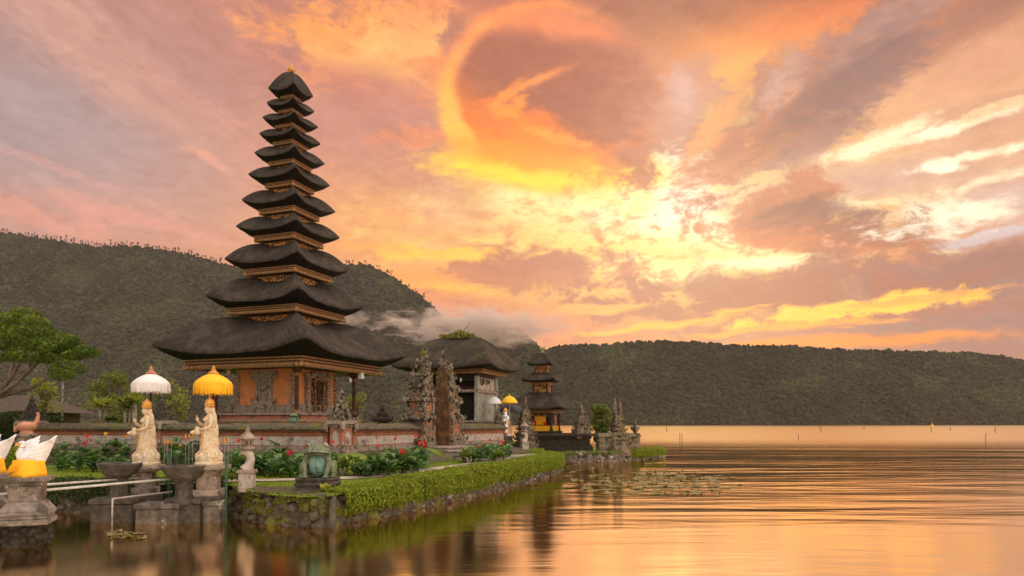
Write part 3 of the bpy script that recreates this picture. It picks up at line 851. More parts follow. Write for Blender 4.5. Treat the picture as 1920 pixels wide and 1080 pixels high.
for q, (p0, p1) in enumerate(((WC + WL * 15.3, WC + WL * .2), (WC + WR * .4, WC + WR * 5.0), (WC + WR * 9.2, WC + WR * 14.4))):
    nrm = NL if q == 0 else NR
    o_ = 1.45
    strip('flower_bed', [tuple(p0 + nrm * o_), tuple(p1 + nrm * o_)], 2.3, MAT['soil'], .03, 'dark earth of the flower bed before the ' + ('left wall', 'short wall by the gate', 'wall beside the pavilion')[q], 'flower bed')

# ------------------------------------------------------------------ temple buildings
YAW = rad(70)
def roof(S, N, Cc, zc, ztip, zmid, zhip, znm, cw=3.0, n=14, mt=11, seed=0, sag=.07, thick=.10, hipe=2.2, faces=1.25):
    """thatched roof in local axes. S, N, Cc: half sizes (x, y) of eave, neck and cornice"""
    m = MB(); r = random.Random(seed)
    sides = []
    for k in range(4):
        for i in range(n):
            p = -1 + 2 * i / n
            sides.append((k, p))
    NP = len(sides)
    def pt(k, p, hx, hy):
        if k == 0: return (hx * p, -hy)
        if k == 1: return (hx, hy * p)
        if k == 2: return (-hx * p, hy)
        return (-hx, -hy * p)
    jit = [r.uniform(-1, 1) for _ in sides]
    rings = []
    for j in range(mt + 1):
        tt = j / mt; ring = []
        for q, (k, p) in enumerate(sides):
            c = abs(p) ** cw; c = c * c * (3 - 2 * c) * .6 + c * .4
            hx = N[0] + (S[0] - N[0]) * tt; hy = N[1] + (S[1] - N[1]) * tt
            s = 1 - sag * (1 - c) * tt - .02 * (abs(p) > .98) * tt
            x, y = pt(k, p, hx * s, hy * s)
            zc_ = ztip + (zhip - ztip) * (1 - tt ** hipe)
            zm_ = zmid + (znm - zmid) * (1 - tt ** faces)
            z = c * zc_ + (1 - c) * zm_ + jit[q] * .012 * S[0] ** .5 * tt
            ring.append((x, y, z))
        rings.append(ring)
    # rounded rim, then the thick cut edge running down and in to the cornice
    e = rings[-1]
    th = thick * S[0] ** .5
    ring = []
    for q, (x, y, z) in enumerate(e): ring.append((x * .995, y * .995, z - th * .5 + jit[q] * .006))
    rings.append(ring)
    for f in (.25, .55, 1.0):
        ring = []
        for q, (k, p) in enumerate(sides):
            x0, y0, z0 = rings[mt + 1][q]
            x1, y1 = pt(k, p, Cc[0] * 1.01, Cc[1] * 1.01)
            bul = .10 * math.sin(f * math.pi) * (z0 - zc)
            ring.append((x0 + (x1 - x0) * f, y0 + (y1 - y0) * f, z0 + (zc - z0) * f - bul))
        rings.append(ring)
    us = [0.0]
    for q in range(NP):
        a, bb = e[q], e[(q + 1) % NP]; us.append(us[-1] + math.hypot(a[0] - bb[0], a[1] - bb[1]))
    vl = [0.0]
    for j in range(1, len(rings)):
        a, bb = rings[j - 1][n // 2], rings[j][n // 2]; vl.append(vl[-1] + math.dist(a, bb))
    d = MB()
    for mm, j0, j1 in ((m, 0, mt + 1), (d, mt + 1, len(rings) - 1)):
        fs, uvs = [], []
        for j in range(j0, j1):
            for q in range(NP):
                q2 = (q + 1) % NP; jj = j - j0
                fs.append((jj * NP + q, (jj + 1) * NP + q, (jj + 1) * NP + q2, jj * NP + q2))
                uvs.append([(us[q], vl[j]), (us[q], vl[j + 1]), (us[q + 1], vl[j + 1]), (us[q + 1], vl[j])])
        cap = tuple(range(NP)) if mm is m else tuple((j1 - j0) * NP + q for q in range(NP - 1, -1, -1))
        fs.append(cap); uvs.append([(0, 0)] * NP)
        mm.add([q for rg in rings[j0:j1 + 1] for q in rg], fs, uvs)
    # shaggy fibre ends along the eave
    for q in range(NP):
        a, bb = Vector(e[q]), Vector(e[(q + 1) % NP])
        for _ in range(3):
            w = a.lerp(bb, r.random()); out = Vector((w.x, w.y, 0)).normalized()
            ln = r.uniform(.02, .06) * S[0] ** .5; wd = (bb - a).normalized() * .02
            w2 = w - Vector((0, 0, th * .25))
            m.add([w2 - wd, w2 + wd, w2 + out * ln * .6 - Vector((0, 0, ln))], [(0, 1, 2)], [[(0, 0), (.05, 0), (0, .1)]])
    return m, d

def roofpart(parent, mat, *a, **k):
    m, d = roof(*a, **k)
    o = m.build('roof', mat, parent, smooth=True)
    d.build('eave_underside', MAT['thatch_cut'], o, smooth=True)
    return o

def cornice(parent, cx, cy, zt, h, brackets=True):
    m = MB(); d = MB()
    lay = [(0, .00, .13, 0), (.05, .13, .30, 1), (.03, .30, .42, 0), (.08, .42, .58, 1), (.06, .58, .82, 0)]
    for ins, a, bq, kind in lay:
        k = ins * min(1, h * 2.6)
        (d if kind else m).bz(0, 0, zt - h * bq, zt - h * a, 2 * (cx - k), 2 * (cy - k))
    # hanging dentils
    k = .075 * min(1, h * 2.6)
    st = max(.075, h * .24)
    for half, oth, ax in ((cx, cy, 0), (cy, cx, 1)):
        nn = int(2 * half / st)
        for i in range(nn):
            c = -half + (i + .5) * 2 * half / nn
            for sg in (-1, 1):
                if ax == 0: m.bz(c, sg * (oth - k - .02), zt - h, zt - h * .81, st * .55, .05)
                else: m.bz(sg * (oth - k - .02), c, zt - h, zt - h * .81, .05, st * .55)
    if brackets:
        for sx in (-1, 1):
            for sy in (-1, 1):
                m.ell((sx * (cx - .06), sy * (cy - .06), zt - h * .75), (h * .34, h * .34, h * .42), 1, jit=.5)
                for q in (1, 2):
                    m.ell((sx * (cx - .02), sy * (cy - .06 - q * h * .45), zt - h * .78), (h * .2, h * .26, h * .25), 1, jit=.5)
                    m.ell((sx * (cx - .06 - q * h * .45), sy * (cy - .02), zt - h * .78), (h * .26, h * .2, h * .25), 1, jit=.5)
    g = m.build('cornice', MAT['gold'], parent)
    d.build('cornice_board', MAT['wood'], g)
    return g

# ---- the tall pagoda with eleven roofs
CT = P(540, 700, 36.49); CT.z = 0
pag = thing('pagoda', 'tall slender pagoda tower with eleven tapering black thatched roofs on an orange brick hall', 'pagoda', (CT.x, CT.y, 0), YAW)
# S, Sc, cornice row, tip row
TI = [(9.35, 7.15, 666, 6.45, 5.98), (5.9, 4.29, 568.5, 9.15, 8.73), (4.62, 3.26, 496, None, None), (3.85, 2.56, 434, None, None), (3.48, 2.25, 384, None, None), (3.03, 1.83, 336.5, None, None),
      (2.62, 1.60, 296, None, None), (2.29, 1.31, 260, None, None), (2.08, 1.18, 229, None, None), (1.79, .95, 202, None, None), (1.68, .80, 176, None, None)]
ZC = [P(0, t_[2], 36.49 - .641 * t_[1]).z for t_ in TI]
APEX = P(543, 137, 36.49).z
HC = [.50, .36, .32, .30, .27, .25, .22, .19, .16, .14, .12]
for i, (S, Sc, row, zt, zm) in enumerate(TI):
    zc = ZC[i]
    if zt is None: zt = zc + (.52, .46, .44, .43, .40, .38, .36, .34, .37)[i - 2]; zm = zc + (zt - zc) * .42
    if i < 10:
        nz = ZC[i + 1]; sn = TI[i + 1][1] * .68
        zh = nz - HC[i + 1] - (.06 if i < 5 else .01); zn = zh - (.26 if i < 2 else .17 if i < 5 else .10)
        zb = zn - .12
        tw = MB(); tw.bz(0, 0, zb, nz - HC[i + 1] * .9, sn, sn)
        for sx in (-1, 1):
            for sy in (-1, 1): tw.bz(sx * sn / 2, sy * sn / 2, zb, nz - HC[i + 1] * .9, .09, .09)
        tw.bz(0, 0, nz - HC[i + 1] - .05, nz - HC[i + 1] + .02, sn + .10, sn + .10)
        tw.build('tier_wall', MAT['goldcarve'], pag, bevel=.01)
        # dark boarded soffit under the next cornice
        so = MB(); c2 = TI[i + 1][1] / 2
        so.sq([(sn / 2 + .03, nz - HC[i + 1] - .035 + .0), (c2 - .10, nz - HC[i + 1] * .80), (c2 - .10, nz - HC[i + 1] * .5)])
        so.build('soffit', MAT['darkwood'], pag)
    else:
        sn = .34; zh = APEX; zn = APEX - .03
    roofpart(pag, MAT['thatch'], (S / 2, S / 2), (sn / 2 + .02, sn / 2 + .02), (Sc / 2, Sc / 2), zc, zt, zm, zh, zn, hipe=(2.2 if i < 10 else 1.45), cw=(2.4 if i < 10 else 1.6), seed=i, sag=.07 if i < 10 else .05,
              n=20 if i < 2 else 14)
    cornice(pag, Sc / 2, Sc / 2, zc, HC[i], brackets=i < 7)
fi = MB()
fi.lathe([(.17, APEX - .06), (.20, APEX + .02), (.12, APEX + .06), (.17, APEX + .12), (.19, APEX + .18), (.10, APEX + .24), (.13, APEX + .30), (.05, APEX + .36), (.07, APEX + .40), (.015, APEX + .52)], n=10)
for k in range(8):
    q = k * math.pi / 4; fi.tube([(math.cos(q) * .14, math.sin(q) * .14, APEX + .08), (math.cos(q) * .24, math.sin(q) * .24, APEX + .12), (math.cos(q) * .22, math.sin(q) * .22, APEX + .22)], [.03, .025, .008], 5)
fi.build('finial', MAT['ochre'], pag, smooth=True)
# hall under the lowest roof
Z0 = 3.05
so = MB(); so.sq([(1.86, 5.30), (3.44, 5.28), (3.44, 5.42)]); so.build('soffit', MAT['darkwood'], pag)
pl = MB()
pl.bz(0, 0, 1.2, 2.55, 5.4, 5.4); pl.bz(0, 0, 2.55, 2.72, 5.6, 5.6); pl.bz(0, 0, 2.72, 2.95, 4.7, 4.7)
pl.build('plinth', MAT['brickrow'], pag, bevel=.02)
pl = MB(); pl.bz(0, 0, 2.95, 3.05, 4.95, 4.95); pl.bz(0, 0, 2.62, 2.70, 5.66, 5.66); pl.build('plinth_moulding', MAT['greystone'], pag, bevel=.015)
hw = MB(); hw.bz(0, 0, 3.05, 5.34, 3.6, 3.6); hall = hw.build('hall_wall', MAT['brick'], pag)
# carved grey stone dressing on each face: base band, stepped corner blocks, centre relief
def face_frame(k):
    q = rad(90) * k
    ca, sa = math.cos(q), math.sin(q)
    return lambda a, d, z: (a * ca + d * sa, a * sa - d * ca, z), q      # a along the face, d outward
for k in range(4):
    f, q = face_frame(k)
    m = MB(); r = random.Random(k + 40)
    H = 1.8
    def blk(a, z0, z1, w, dp, top=(1, 1)):
        m.box(f(a, H + dp / 2 - .01, (z0 + z1) / 2), (w, dp, z1 - z0), q, top)
    blk(0, 3.05, 3.13, 3.9, .20); blk(0, 3.13, 3.42, 3.72, .10); blk(0, 3.42, 3.48, 3.8, .13)
    for sg in (-1, 1):
        for j in range(9):                       # toothed corner quoins
            z = 3.5 + j * .19
            blk(sg * (1.68 + (.03 if j % 2 else 0)), z, z + (.12), .30 if j % 2 else .22, .13)
        for j, (w, h) in enumerate(((.62, .18), (.50, .2), (.36, .2), (.22, .18))):   # flaring corner wing
            blk(sg * (1.86 + .18 - j * .05), 3.12 + j * .17, 3.12 + j * .17 + h, w, .16 - j * .02)
        for j in range(4):
            m.tube([f(sg * (1.72 + j * .14), H + .16, 3.5 - j * .06), f(sg * (1.80 + j * .15), H + .18, 3.66 - j * .09), f(sg * (1.74 + j * .15), H + .17, 3.76 - j * .10)], [.05, .045, .015], 6)
    m.build('corner_carving', MAT['greystone'], pag, bevel=.01)
    if k != 0:
        m = MB()
        blk(0, 3.13, 3.5, 1.5, .20); blk(0, 3.5, 3.62, 1.2, .18); blk(0, 3.62, 5.1, .98, .09); blk(-.43, 3.62, 5.0, .14, .17); blk(.43, 3.62, 5.0, .14, .17)
        blk(0, 4.86, 5.02, 1.3, .2); blk(0, 5.02, 5.2, 1.6, .24); blk(0, 3.28, 3.46, .46, .27); blk(0, 4.02, 4.10, .6, .17)
        for sg in (-1, 1):
            for z in (3.62, 4.75, 5.0):
                m.tube([f(sg * .52, H + .12, z), f(sg * .72, H + .13, z + .05), f(sg * .76, H + .13, z + .2), f(sg * .66, H + .12, z + .22)], [.08, .075, .05, .02], 6)
        for _ in range(70):                      # figure carving in the niche
            a_, z_ = r.uniform(-.3, .3), r.uniform(3.66, 4.8)
            m.ell(f(a_, H + .09, z_), (r.uniform(.03, .07), r.uniform(.03, .05), r.uniform(.03, .09)), 1)
        for _ in range(40):
            a_, z_ = r.uniform(-.68, .68), r.uniform(3.2, 3.5)
            m.ell(f(a_, H + .2, z_), (r.uniform(.03, .08), .05, r.uniform(.03, .07)), 1)
        m.build('relief_panel', MAT['greystone'], pag, bevel=.008)
    else:
        # door side: the face turned to the lake
        m = MB()
        blk(0, 3.05, 5.0, .62, .08); dr = m.build('door', MAT['wood'], pag, bevel=.01)
        m2, m = m, MB(); blk(0, 3.1, 4.7, .03, .14); blk(-.14, 3.2, 4.6, .18, .11); blk(.14, 3.2, 4.6, .18, .11); m.build('door_leaf', MAT['wood'], dr)
        m = MB()
        for sg in (-1, 1): blk(sg * .38, 3.05, 4.9, .10, .26)
        blk(0, 4.78, 4.92, .95, .28); m.build('door_frame', MAT['goldcarve'], pag, bevel=.01)
        m = MB()
        for sg in (-1, 1):
            blk(sg * .86, 3.05, 5.1, .22, .20)
            for z in np.arange(3.2, 5.0, .17): blk(sg * .86, z, z + .07, .28, .25)
            for j in range(5): m.ell(f(sg * (.78 + .07 * j), H + .2, 4.85 + .05 * j), (.10, .08, .12), 1, jit=.4)
        for j in range(26): m.ell(f(r.uniform(-.75, .75), H + .22, r.uniform(4.85, 5.22)), (r.uniform(.06, .13), .09, r.uniform(.05, .11)), 1, jit=.4)
        blk(0, 4.95, 5.2, 1.2, .2)
        m.build('door_surround', MAT['greystone'], pag, bevel=.01)
for sx in (-1, 1):
    for sy in (-1, 1):
        m = MB(); x, y = sx * 2.5, sy * 2.5
        m.bz(x, y, 2.72, 2.95, .30, .30); m.bz(x, y, 2.95, 5.15, .15, .15); m.bz(x, y, 5.0, 5.2, .24, .24, top=(1.5, 1.5)); m.bz(x, y, 5.2, 5.3, .5, .5)
        po = m.build('post', MAT['wood'], pag, bevel=.012)
        g = MB(); g.bz(x, y, 4.86, 5.0, .2, .2); g.bz(x, y, 3.05, 3.2, .2, .2); g.build('post_band', MAT['gold'], po)
m = MB(); m.bz(-3.35, .9, 4.98, 5.2, .08, .26, top=(1, .2)); m.bz(-3.35, .9, 5.2, 5.24, .10, .3); m.box((-3.36, .9, 5.0), (.07, .12, .12), 0, (1, 1)); m.build('pendant_ornament', MAT['gold'], pag)
def bulb(x, y, zt, ln, parent):
    m = MB(); m.tube([(x, y, zt), (x, y, zt - ln)], .012, 5); w = m.build('lamp_cord', MAT['black'], parent)
    m = MB(); m.lathe([(.03, zt - ln + .02), (.06, zt - ln - .03), (.065, zt - ln - .18), (.03, zt - ln - .23)], (x, y, 0), 8); m.build('lamp_bulb', MAT['bulb'], parent, smooth=True)
bulb(1.2, -3.1, 5.25, .3, pag)
m = MB(); m.box((1.75, -3.42, 5.12), (.34, .22, .34), 0, (.7, .8)); m.build('loudspeaker', MAT['whitecloth'], pag, bevel=.02)

# ---- pavilion with a mossy hip roof
PVc = P(905, 691, 41.0)
W_, L_ = 4.2, 5.0
ux = Vector((math.cos(YAW), math.sin(YAW))); uy = Vector((-math.sin(YAW), math.cos(YAW)))
pc = Vector((PVc.x, PVc.y)) + ux * W_ / 2 + uy * L_ / 2
pav = thing('pavilion', 'open grey pavilion under a mossy hipped thatch roof behind the split gate', 'pavilion', (pc.x, pc.y, 0), YAW)
zc = PVc.z
roofpart(pav, MAT['thatch_mossy'], (2.9, 3.35), (.22, 1.30), (W_ / 2, L_ / 2), zc, 6.17, 5.98, 8.05, 7.9, cw=2.2, n=20, seed=77, sag=.04, thick=.12, hipe=1.35, faces=1.2)
cornice(pav, W_ / 2, L_ / 2, zc, .26, brackets=False)
m = MB(); bx, by = W_ / 2 - .55, L_ / 2 - .6
m.bz(0, 0, 5.2, zc - .2, 2 * bx - .1, 2 * by - .1); m.bz(0, 0, zc - .24, zc - .12, W_ - .3, L_ - .3); m.build('soffit', MAT['darkwood'], pav)
m = MB(); m.bz(0, 0, 1.2, 2.6, 2 * bx + .3, 2 * by + .3); m.bz(0, 0, 2.6, 2.72, 2 * bx + .44, 2 * by + .44); m.build('plinth', MAT['greystone'], pav, bevel=.02)
# side wall turned to the lake (local -y) with a white relief panel above and grey render below
m = MB(); m.bz(.0, -by + .1, 2.72, 4.45, 2 * bx - .1, .2); m.bz(0, by - .1, 2.72, 5.3, 2 * bx, .2); m.bz(bx - .1, 0, 2.72, 5.3, .2, 2 * by - .2)
wl = m.build('wall', MAT['concrete'], pav)
m = MB(); m.bz(0, -by + .1, 4.62, 5.4, 2 * bx - .3, .12); up = m.build('upper_panel', MAT['palestone'], pav)
m = MB(); r = random.Random(5)
for i in range(7):
    x = -bx + .35 + i * .28; m.tube([(x, -by + .03, 5.36), (x + r.uniform(-.05, .1), -by + .02, 5.1 - r.uniform(0, .2)), (x + .12, -by + .03, 5.25)], [.05, .045, .02], 5)
m.build('painted_motif', MAT['darkwood'], up)
m = MB(); m.bz(0, 0, 4.45, 4.58, 2 * bx + .34, 2 * by + .34); m.bz(0, 0, 4.58, 4.64, 2 * bx + .16, 2 * by + .16); m.build('string_course', MAT['greystone'], pav, bevel=.015)
m = MB(); m.bz(-bx + .5, 0, 2.72, 5.4, .06, 2 * by - .3); m.bz(.1, 0, 2.72, 2.76, 2 * bx - .5, 2 * by - .5); m.build('inner_wall', MAT['black'], pav)  # near-black sheet: shade of the openings put into its colour
for (x, y) in ((-bx, -by), (-bx, 0.25), (-bx, by), (bx, -by)):
    for z0, z1 in ((2.72, 4.45), (4.64, 5.45)):
        m = MB(); m.bz(x, y, z0, z1, .24, .24); m.bz(x, y, z0, z0 + .12, .3, .3); m.build('post', MAT['concrete'], pav, bevel=.015)
bulb(-bx - .2, -by + 1.0, 5.6, .28, pav)
m = MB(); m.box((-bx + .3, -by + 1.2, 4.78), (.3, 1.6, .06), .1); m.build('plank', MAT['wood'], pav)
m = MB(); m.tube([(0, .1, 7.95), (.02, -.3, 8.5), (.03, -.75, 9.05)], [.02, .015, .008], 5)
ant = m.build('lightning_rod', MAT['black'], pav)

# ---- small pagoda with three roofs on the islet
SP = P(1017, 800, 48.6)
sm = thing('small_pagoda', 'small pagoda with three stacked black thatched roofs and yellow cloth wrapped base', 'pagoda', (SP.x, SP.y, 0), YAW)
T3 = [(3.95, 2.45, 3.50, 3.74, 3.6), (2.48, 1.30, 5.45, 5.74, 5.58), (1.76, .98, 6.64, 6.86, 6.74)]
for i, (S, Sc, zc, zt, zm) in enumerate(T3):
    if i < 2:
        nz = T3[i + 1][2]; sn = (1.02, .78)[i]; zh = (4.78, 6.18)[i]; zn = zh - .1
        m = MB(); m.bz(0, 0, zn - .1, nz - .1, sn, sn); tw = m.build('tier_wall', MAT['goldcarve'], sm)
        m = MB()
        for sx in (-1, 1):
            for sy in (-1, 1): m.bz(sx * sn / 2, sy * sn / 2, zn - .1, nz - .12, .10, .10)
        for z in (zn + .02, nz - .28): m.bz(0, 0, z, z + .05, sn + .05, sn + .05)
        m.build('tier_frame', MAT['wood'], tw)
    else: sn = .3; zh = 7.58; zn = 7.55
    roofpart(sm, MAT['thatch'], (S / 2, S / 2), (sn / 2 + .02, sn / 2 + .02), (Sc / 2, Sc / 2), zc, zt, zm, zh, zn, cw=2.6, seed=90 + i, n=14, sag=.03, hipe=1.5, faces=1.2)
    cornice(sm, Sc / 2, Sc / 2, zc, (.24, .16, .13)[i], brackets=False)
m = MB(); m.lathe([(.15, 7.54), (.2, 7.62), (.1, 7.68), (.13, 7.75), (.03, 7.85)], n=8)
for k in range(7):
    q = k * .9; m.tube([(0, 0, 7.66), (math.cos(q) * .16, math.sin(q) * .16, 7.84), (math.cos(q) * .22, math.sin(q) * .22, 8.05)], [.05, .06, .01], 5)
m.build('finial', mottle('lichened_finial', (.33, .34, .18), (.20, .17, .06), 8, .8, .3), sm, smooth=True)
ZP = 1.84
m = MB(); m.bz(0, 0, ZP, 2.0, 2.3, 2.3); m.build('plinth', MAT['platformstone'], sm)
m = MB(); m.bz(0, 0, 2.0, 2.38, 1.9, 1.9); m.build('base_cloth', MAT['yellow'], sm, bevel=.02)
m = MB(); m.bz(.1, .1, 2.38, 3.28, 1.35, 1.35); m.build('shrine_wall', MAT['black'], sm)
m = MB(); m.bz(-.66, -.05, 2.45, 3.02, .10, .8); m.build('hanging_cloth', MAT['yellow'], sm)
m = MB(); m.bz(-.70, .35, 2.42, 2.75, .10, .25); m.bz(-.70, -.4, 2.42, 2.62, .12, .2); m.build('offering', MAT['red'], sm)
m = MB(); m.bz(-.68, 0, 3.02, 3.2, .12, 1.3); m.build('lintel', MAT['goldcarve'], sm)
m = MB(); m.tube([(-.2, -.98, 3.1), (-.05, -1.0, 2.45)], [.09, .07], 6); m.build('cloth_strip', MAT['pinkcloth'], sm)
for sx in (-1, 1):
    for sy in (-1, 1):
        m = MB(); m.bz(sx * .95, sy * .95, 2.0, 3.3, .13, .13); m.bz(sx * .95, sy * .95, 2.0, 2.2, .2, .2); m.build('post', MAT['wood'], sm)
# stone platform of the islet
pf = thing('stone_platform', 'long low dark stone platform carrying the small pagoda', 'platform', (3.0, 48.6, 0), rad(-3))
m = MB(); m.bz(0, 0, .4, .95, 5.2, 5.0); m.bz(0, 0, .95, 1.1, 5.0, 4.8); m.bz(0, 0, 1.1, 1.5, 4.8, 4.6); pbody = m.build('plinth', MAT['platformstone'], pf, bevel=.03)
m = MB(); m.bz(0, 0, 1.5, 1.66, 5.0, 4.8); m.bz(0, 0, 1.66, ZP, 5.3, 5.1); m.build('platform_top', MAT['platformstone'], pf, bevel=.03)

# ---- walls of the temple court
def horn(m, base, out, s, up=1.0):
    """upturned stone flame at a corner"""
    o = Vector((out[0], out[1], 0)).normalized(); z = Vector((0, 0, 1)); b_ = Vector(base)
    m.tube([b_, b_ + o * s * .45 + z * s * .05, b_ + o * s * .75 + z * s * .35 * up, b_ + o * s * .62 + z * s * .85 * up], [s * .26, s * .25, s * .17, s * .03], 6)
def crest(m, c, w, h, seed=0, levels=4, ay=1.0):
    """stepped crown with horns, narrowing to a finial"""
    r = random.Random(seed); x, y, z = c
    for i in range(levels):
        f = 1 - i / (levels + .3); hh = h * .62 / levels
        m.bz(x, y, z, z + hh * .55, w * f, w * f * ay); m.bz(x, y, z + hh * .55, z + hh, w * f * .74, w * f * .74 * ay)
        for sx in (-1, 1):
            for sy in (-1, 1): horn(m, (x + sx * w * f * .46, y + sy * w * f * .46 * ay, z + hh * .3), (sx, sy), w * .20 * f + .04, 1.0)
        for sx, sy in ((1, 0), (-1, 0), (0, 1), (0, -1)):
            m.ell((x + sx * w * f * .45, y + sy * w * f * .45 * ay, z + hh * .75), (w * .11, w * .11, hh * .6), 1, jit=.5)
        z += hh
    m.lathe([(w * .16, z - .02), (w * .2, z + h * .06), (w * .10, z + h * .12), (w * .15, z + h * .2), (w * .06, z + h * .27), (w * .02, z + h * .38)], (x, y, 0), 7)

def wall_run(a, b_, zb, nm, label, seed, tilt=0.0):
    a, b_ = Vector(a), Vector(b_); d = b_ - a; ln = d.length; q = math.atan2(d.y, d.x)
    w = thing('temple_wall', label, 'wall', (a.x, a.y, zb), q)
    m = MB(); m.bz(ln / 2, 0, -.5, .12, ln, .62); m.bz(ln / 2, 0, .12, .2, ln, .54); m.build('wall_base', MAT['greystone'], w, bevel=.015)
    m = MB(); m.bz(ln / 2, 0, .2, .82, ln, .42); core = m.build('wall_body', MAT['brickrow'], w)
    np_ = 1
    for i in range(np_):
        x = ln * (i + .5) / np_; pw = ln / np_ - .32
        for sg in (-1, 1):
            m = MB(); m.bz(x, sg * .215, .235, .60, pw, .05); m.build('wall_panel', MAT['palestone'], core, bevel=.012)
    m = MB(); m.bz(ln / 2, 0, .66, .72, ln, .50); m.bz(ln / 2, 0, .77, .83, ln, .54); m.build('wall_moulding', MAT['brickrow'], w, bevel=.01)
    m = MB(); r = random.Random(seed); n = int(ln / .22); vs = []; fs = []
    pr = [(-.42, .83), (-.46, .90), (-.34, 1.00), (-.16, 1.09), (0, 1.13), (.16, 1.09), (.34, 1.00), (.46, .90), (.42, .83)]
    for i in range(n + 1):
        for y, z in pr: vs.append((ln * i / n, y + r.uniform(-.015, .015), z + r.uniform(-.022, .022) * (z > .86)))
    k = len(pr)
    for i in range(n):
        for j in range(k): fs.append((i * k + j, (i + 1) * k + j, (i + 1) * k + (j + 1) % k, i * k + (j + 1) % k))
    fs.append(tuple(range(k))); fs.append(tuple(n * k + j for j in range(k - 1, -1, -1)))
    m.add(vs, fs); cp = m.build('wall_cap', MAT['mosscap'], w, smooth=True)
    R = np.random.RandomState(seed); nn = int(ln * 230)
    pts = np.stack([R.uniform(0, ln, nn), R.uniform(-.42, .42, nn), np.zeros(nn)], -1)
    pts[:, 2] = 1.13 - .25 * np.abs(pts[:, 1]) * 1.6 + R.uniform(-.01, .04, nn)
    keep = fbm(pts[:, 0] * .8, pts[:, 1] * 2, 3, seed) > .44
    tag(leaves('moss', pts[keep], .06, MAT['mossleaf'], w, up=1.0, seed=seed), kind='stuff')
    return w
LEFT_END = WC + WL * 15.3
wall_run(WC + WL * .5, LEFT_END, 1.40, 'l', 'long low mossy-capped wall with pale panels running left from the corner pier', 1)
GA = WC + WR * 5.3; GB = WC + WR * 8.7
wall_run(WC + WR * .5, GA, 1.40, 'm', 'short mossy-capped wall between the corner pier and the split gate', 2)
wall_run(GB, WC + WR * 14.4, 1.36, 'r', 'short mossy-capped wall beside the pavilion right of the split gate', 3)

def pier(pos, zb, h, label, seed, ch=1.1, w=.62, cm='darkstone'):
    p = thing('wall_pier', label, 'pier', (pos[0], pos[1], zb), math.atan2(WR.y, WR.x) - rad(0), 'carved piers of the temple wall')
    m = MB(); m.bz(0, 0, -.5, .14, w * 1.5, w * 1.5); m.bz(0, 0, .14, .26, w * 1.25, w * 1.25)
    for sx in (-1, 1):
        for sy in (-1, 1): horn(m, (sx * w * .5, sy * w * .5, .26), (sx, sy), .30)
    m.build('pier_base', MAT['greystone'], p, bevel=.012)
    m = MB(); m.bz(0, 0, .26, h - .2, w, w); body = m.build('pier_shaft', MAT['brickrow'], p, bevel=.01)
    for k in range(4):
        q = k * math.pi / 2; ca, sa = math.cos(q), math.sin(q)
        m = MB(); d = w / 2 + .025
        pts = [(-.15, .34), (0, .26), (.15, .34), (.15, h - .5), (0, h - .3), (-.15, h - .5)]
        vs = []
        for dd in (d - .03, d + .012):
            for a, z in pts: vs.append((a * ca + dd * sa, a * sa - dd * ca, z))
        m.add(vs, [(6, 7, 8, 9, 10, 11)] + [(i, (i + 1) % 6, 6 + (i + 1) % 6, 6 + i) for i in range(6)])
        m.build('lozenge_panel', MAT['palestone'], body)
    m = MB(); m.bz(0, 0, h - .2, h - .08, w * 1.2, w * 1.2); m.bz(0, 0, h - .08, h + .06, w * 1.5, w * 1.5)
    for sx in (-1, 1):
        for sy in (-1, 1):
            m.tube([(sx * w * .62, sy * w * .62, h - .04), (sx * w * .68, sy * w * .68, h - .25), (sx * w * .58, sy * w * .58, h - .4)], [.13, .10, .03], 6)
    m.build('pier_capital', MAT['greystone'], p, bevel=.01)
    m = MB(); crest(m, (0, 0, h + .06), w * 1.35, ch, seed, 4); m.build('pier_crest', MAT[cm], p)
    return p
pier(WC, 1.35, 1.22, 'tall carved corner pier of the temple wall right of the green frog statue', 1, 1.35, .62, 'gatestone')
pB = P(362, 800, 1); pL = WC + WL * 8.4
pier(pL, 1.38, 1.2, 'wall pier with dark crest behind the statue under the yellow parasol', 2, 1.25)
pier(LEFT_END, 1.38, 1.2, 'wall pier with dark crest at the left end of the temple wall', 3, 1.15)

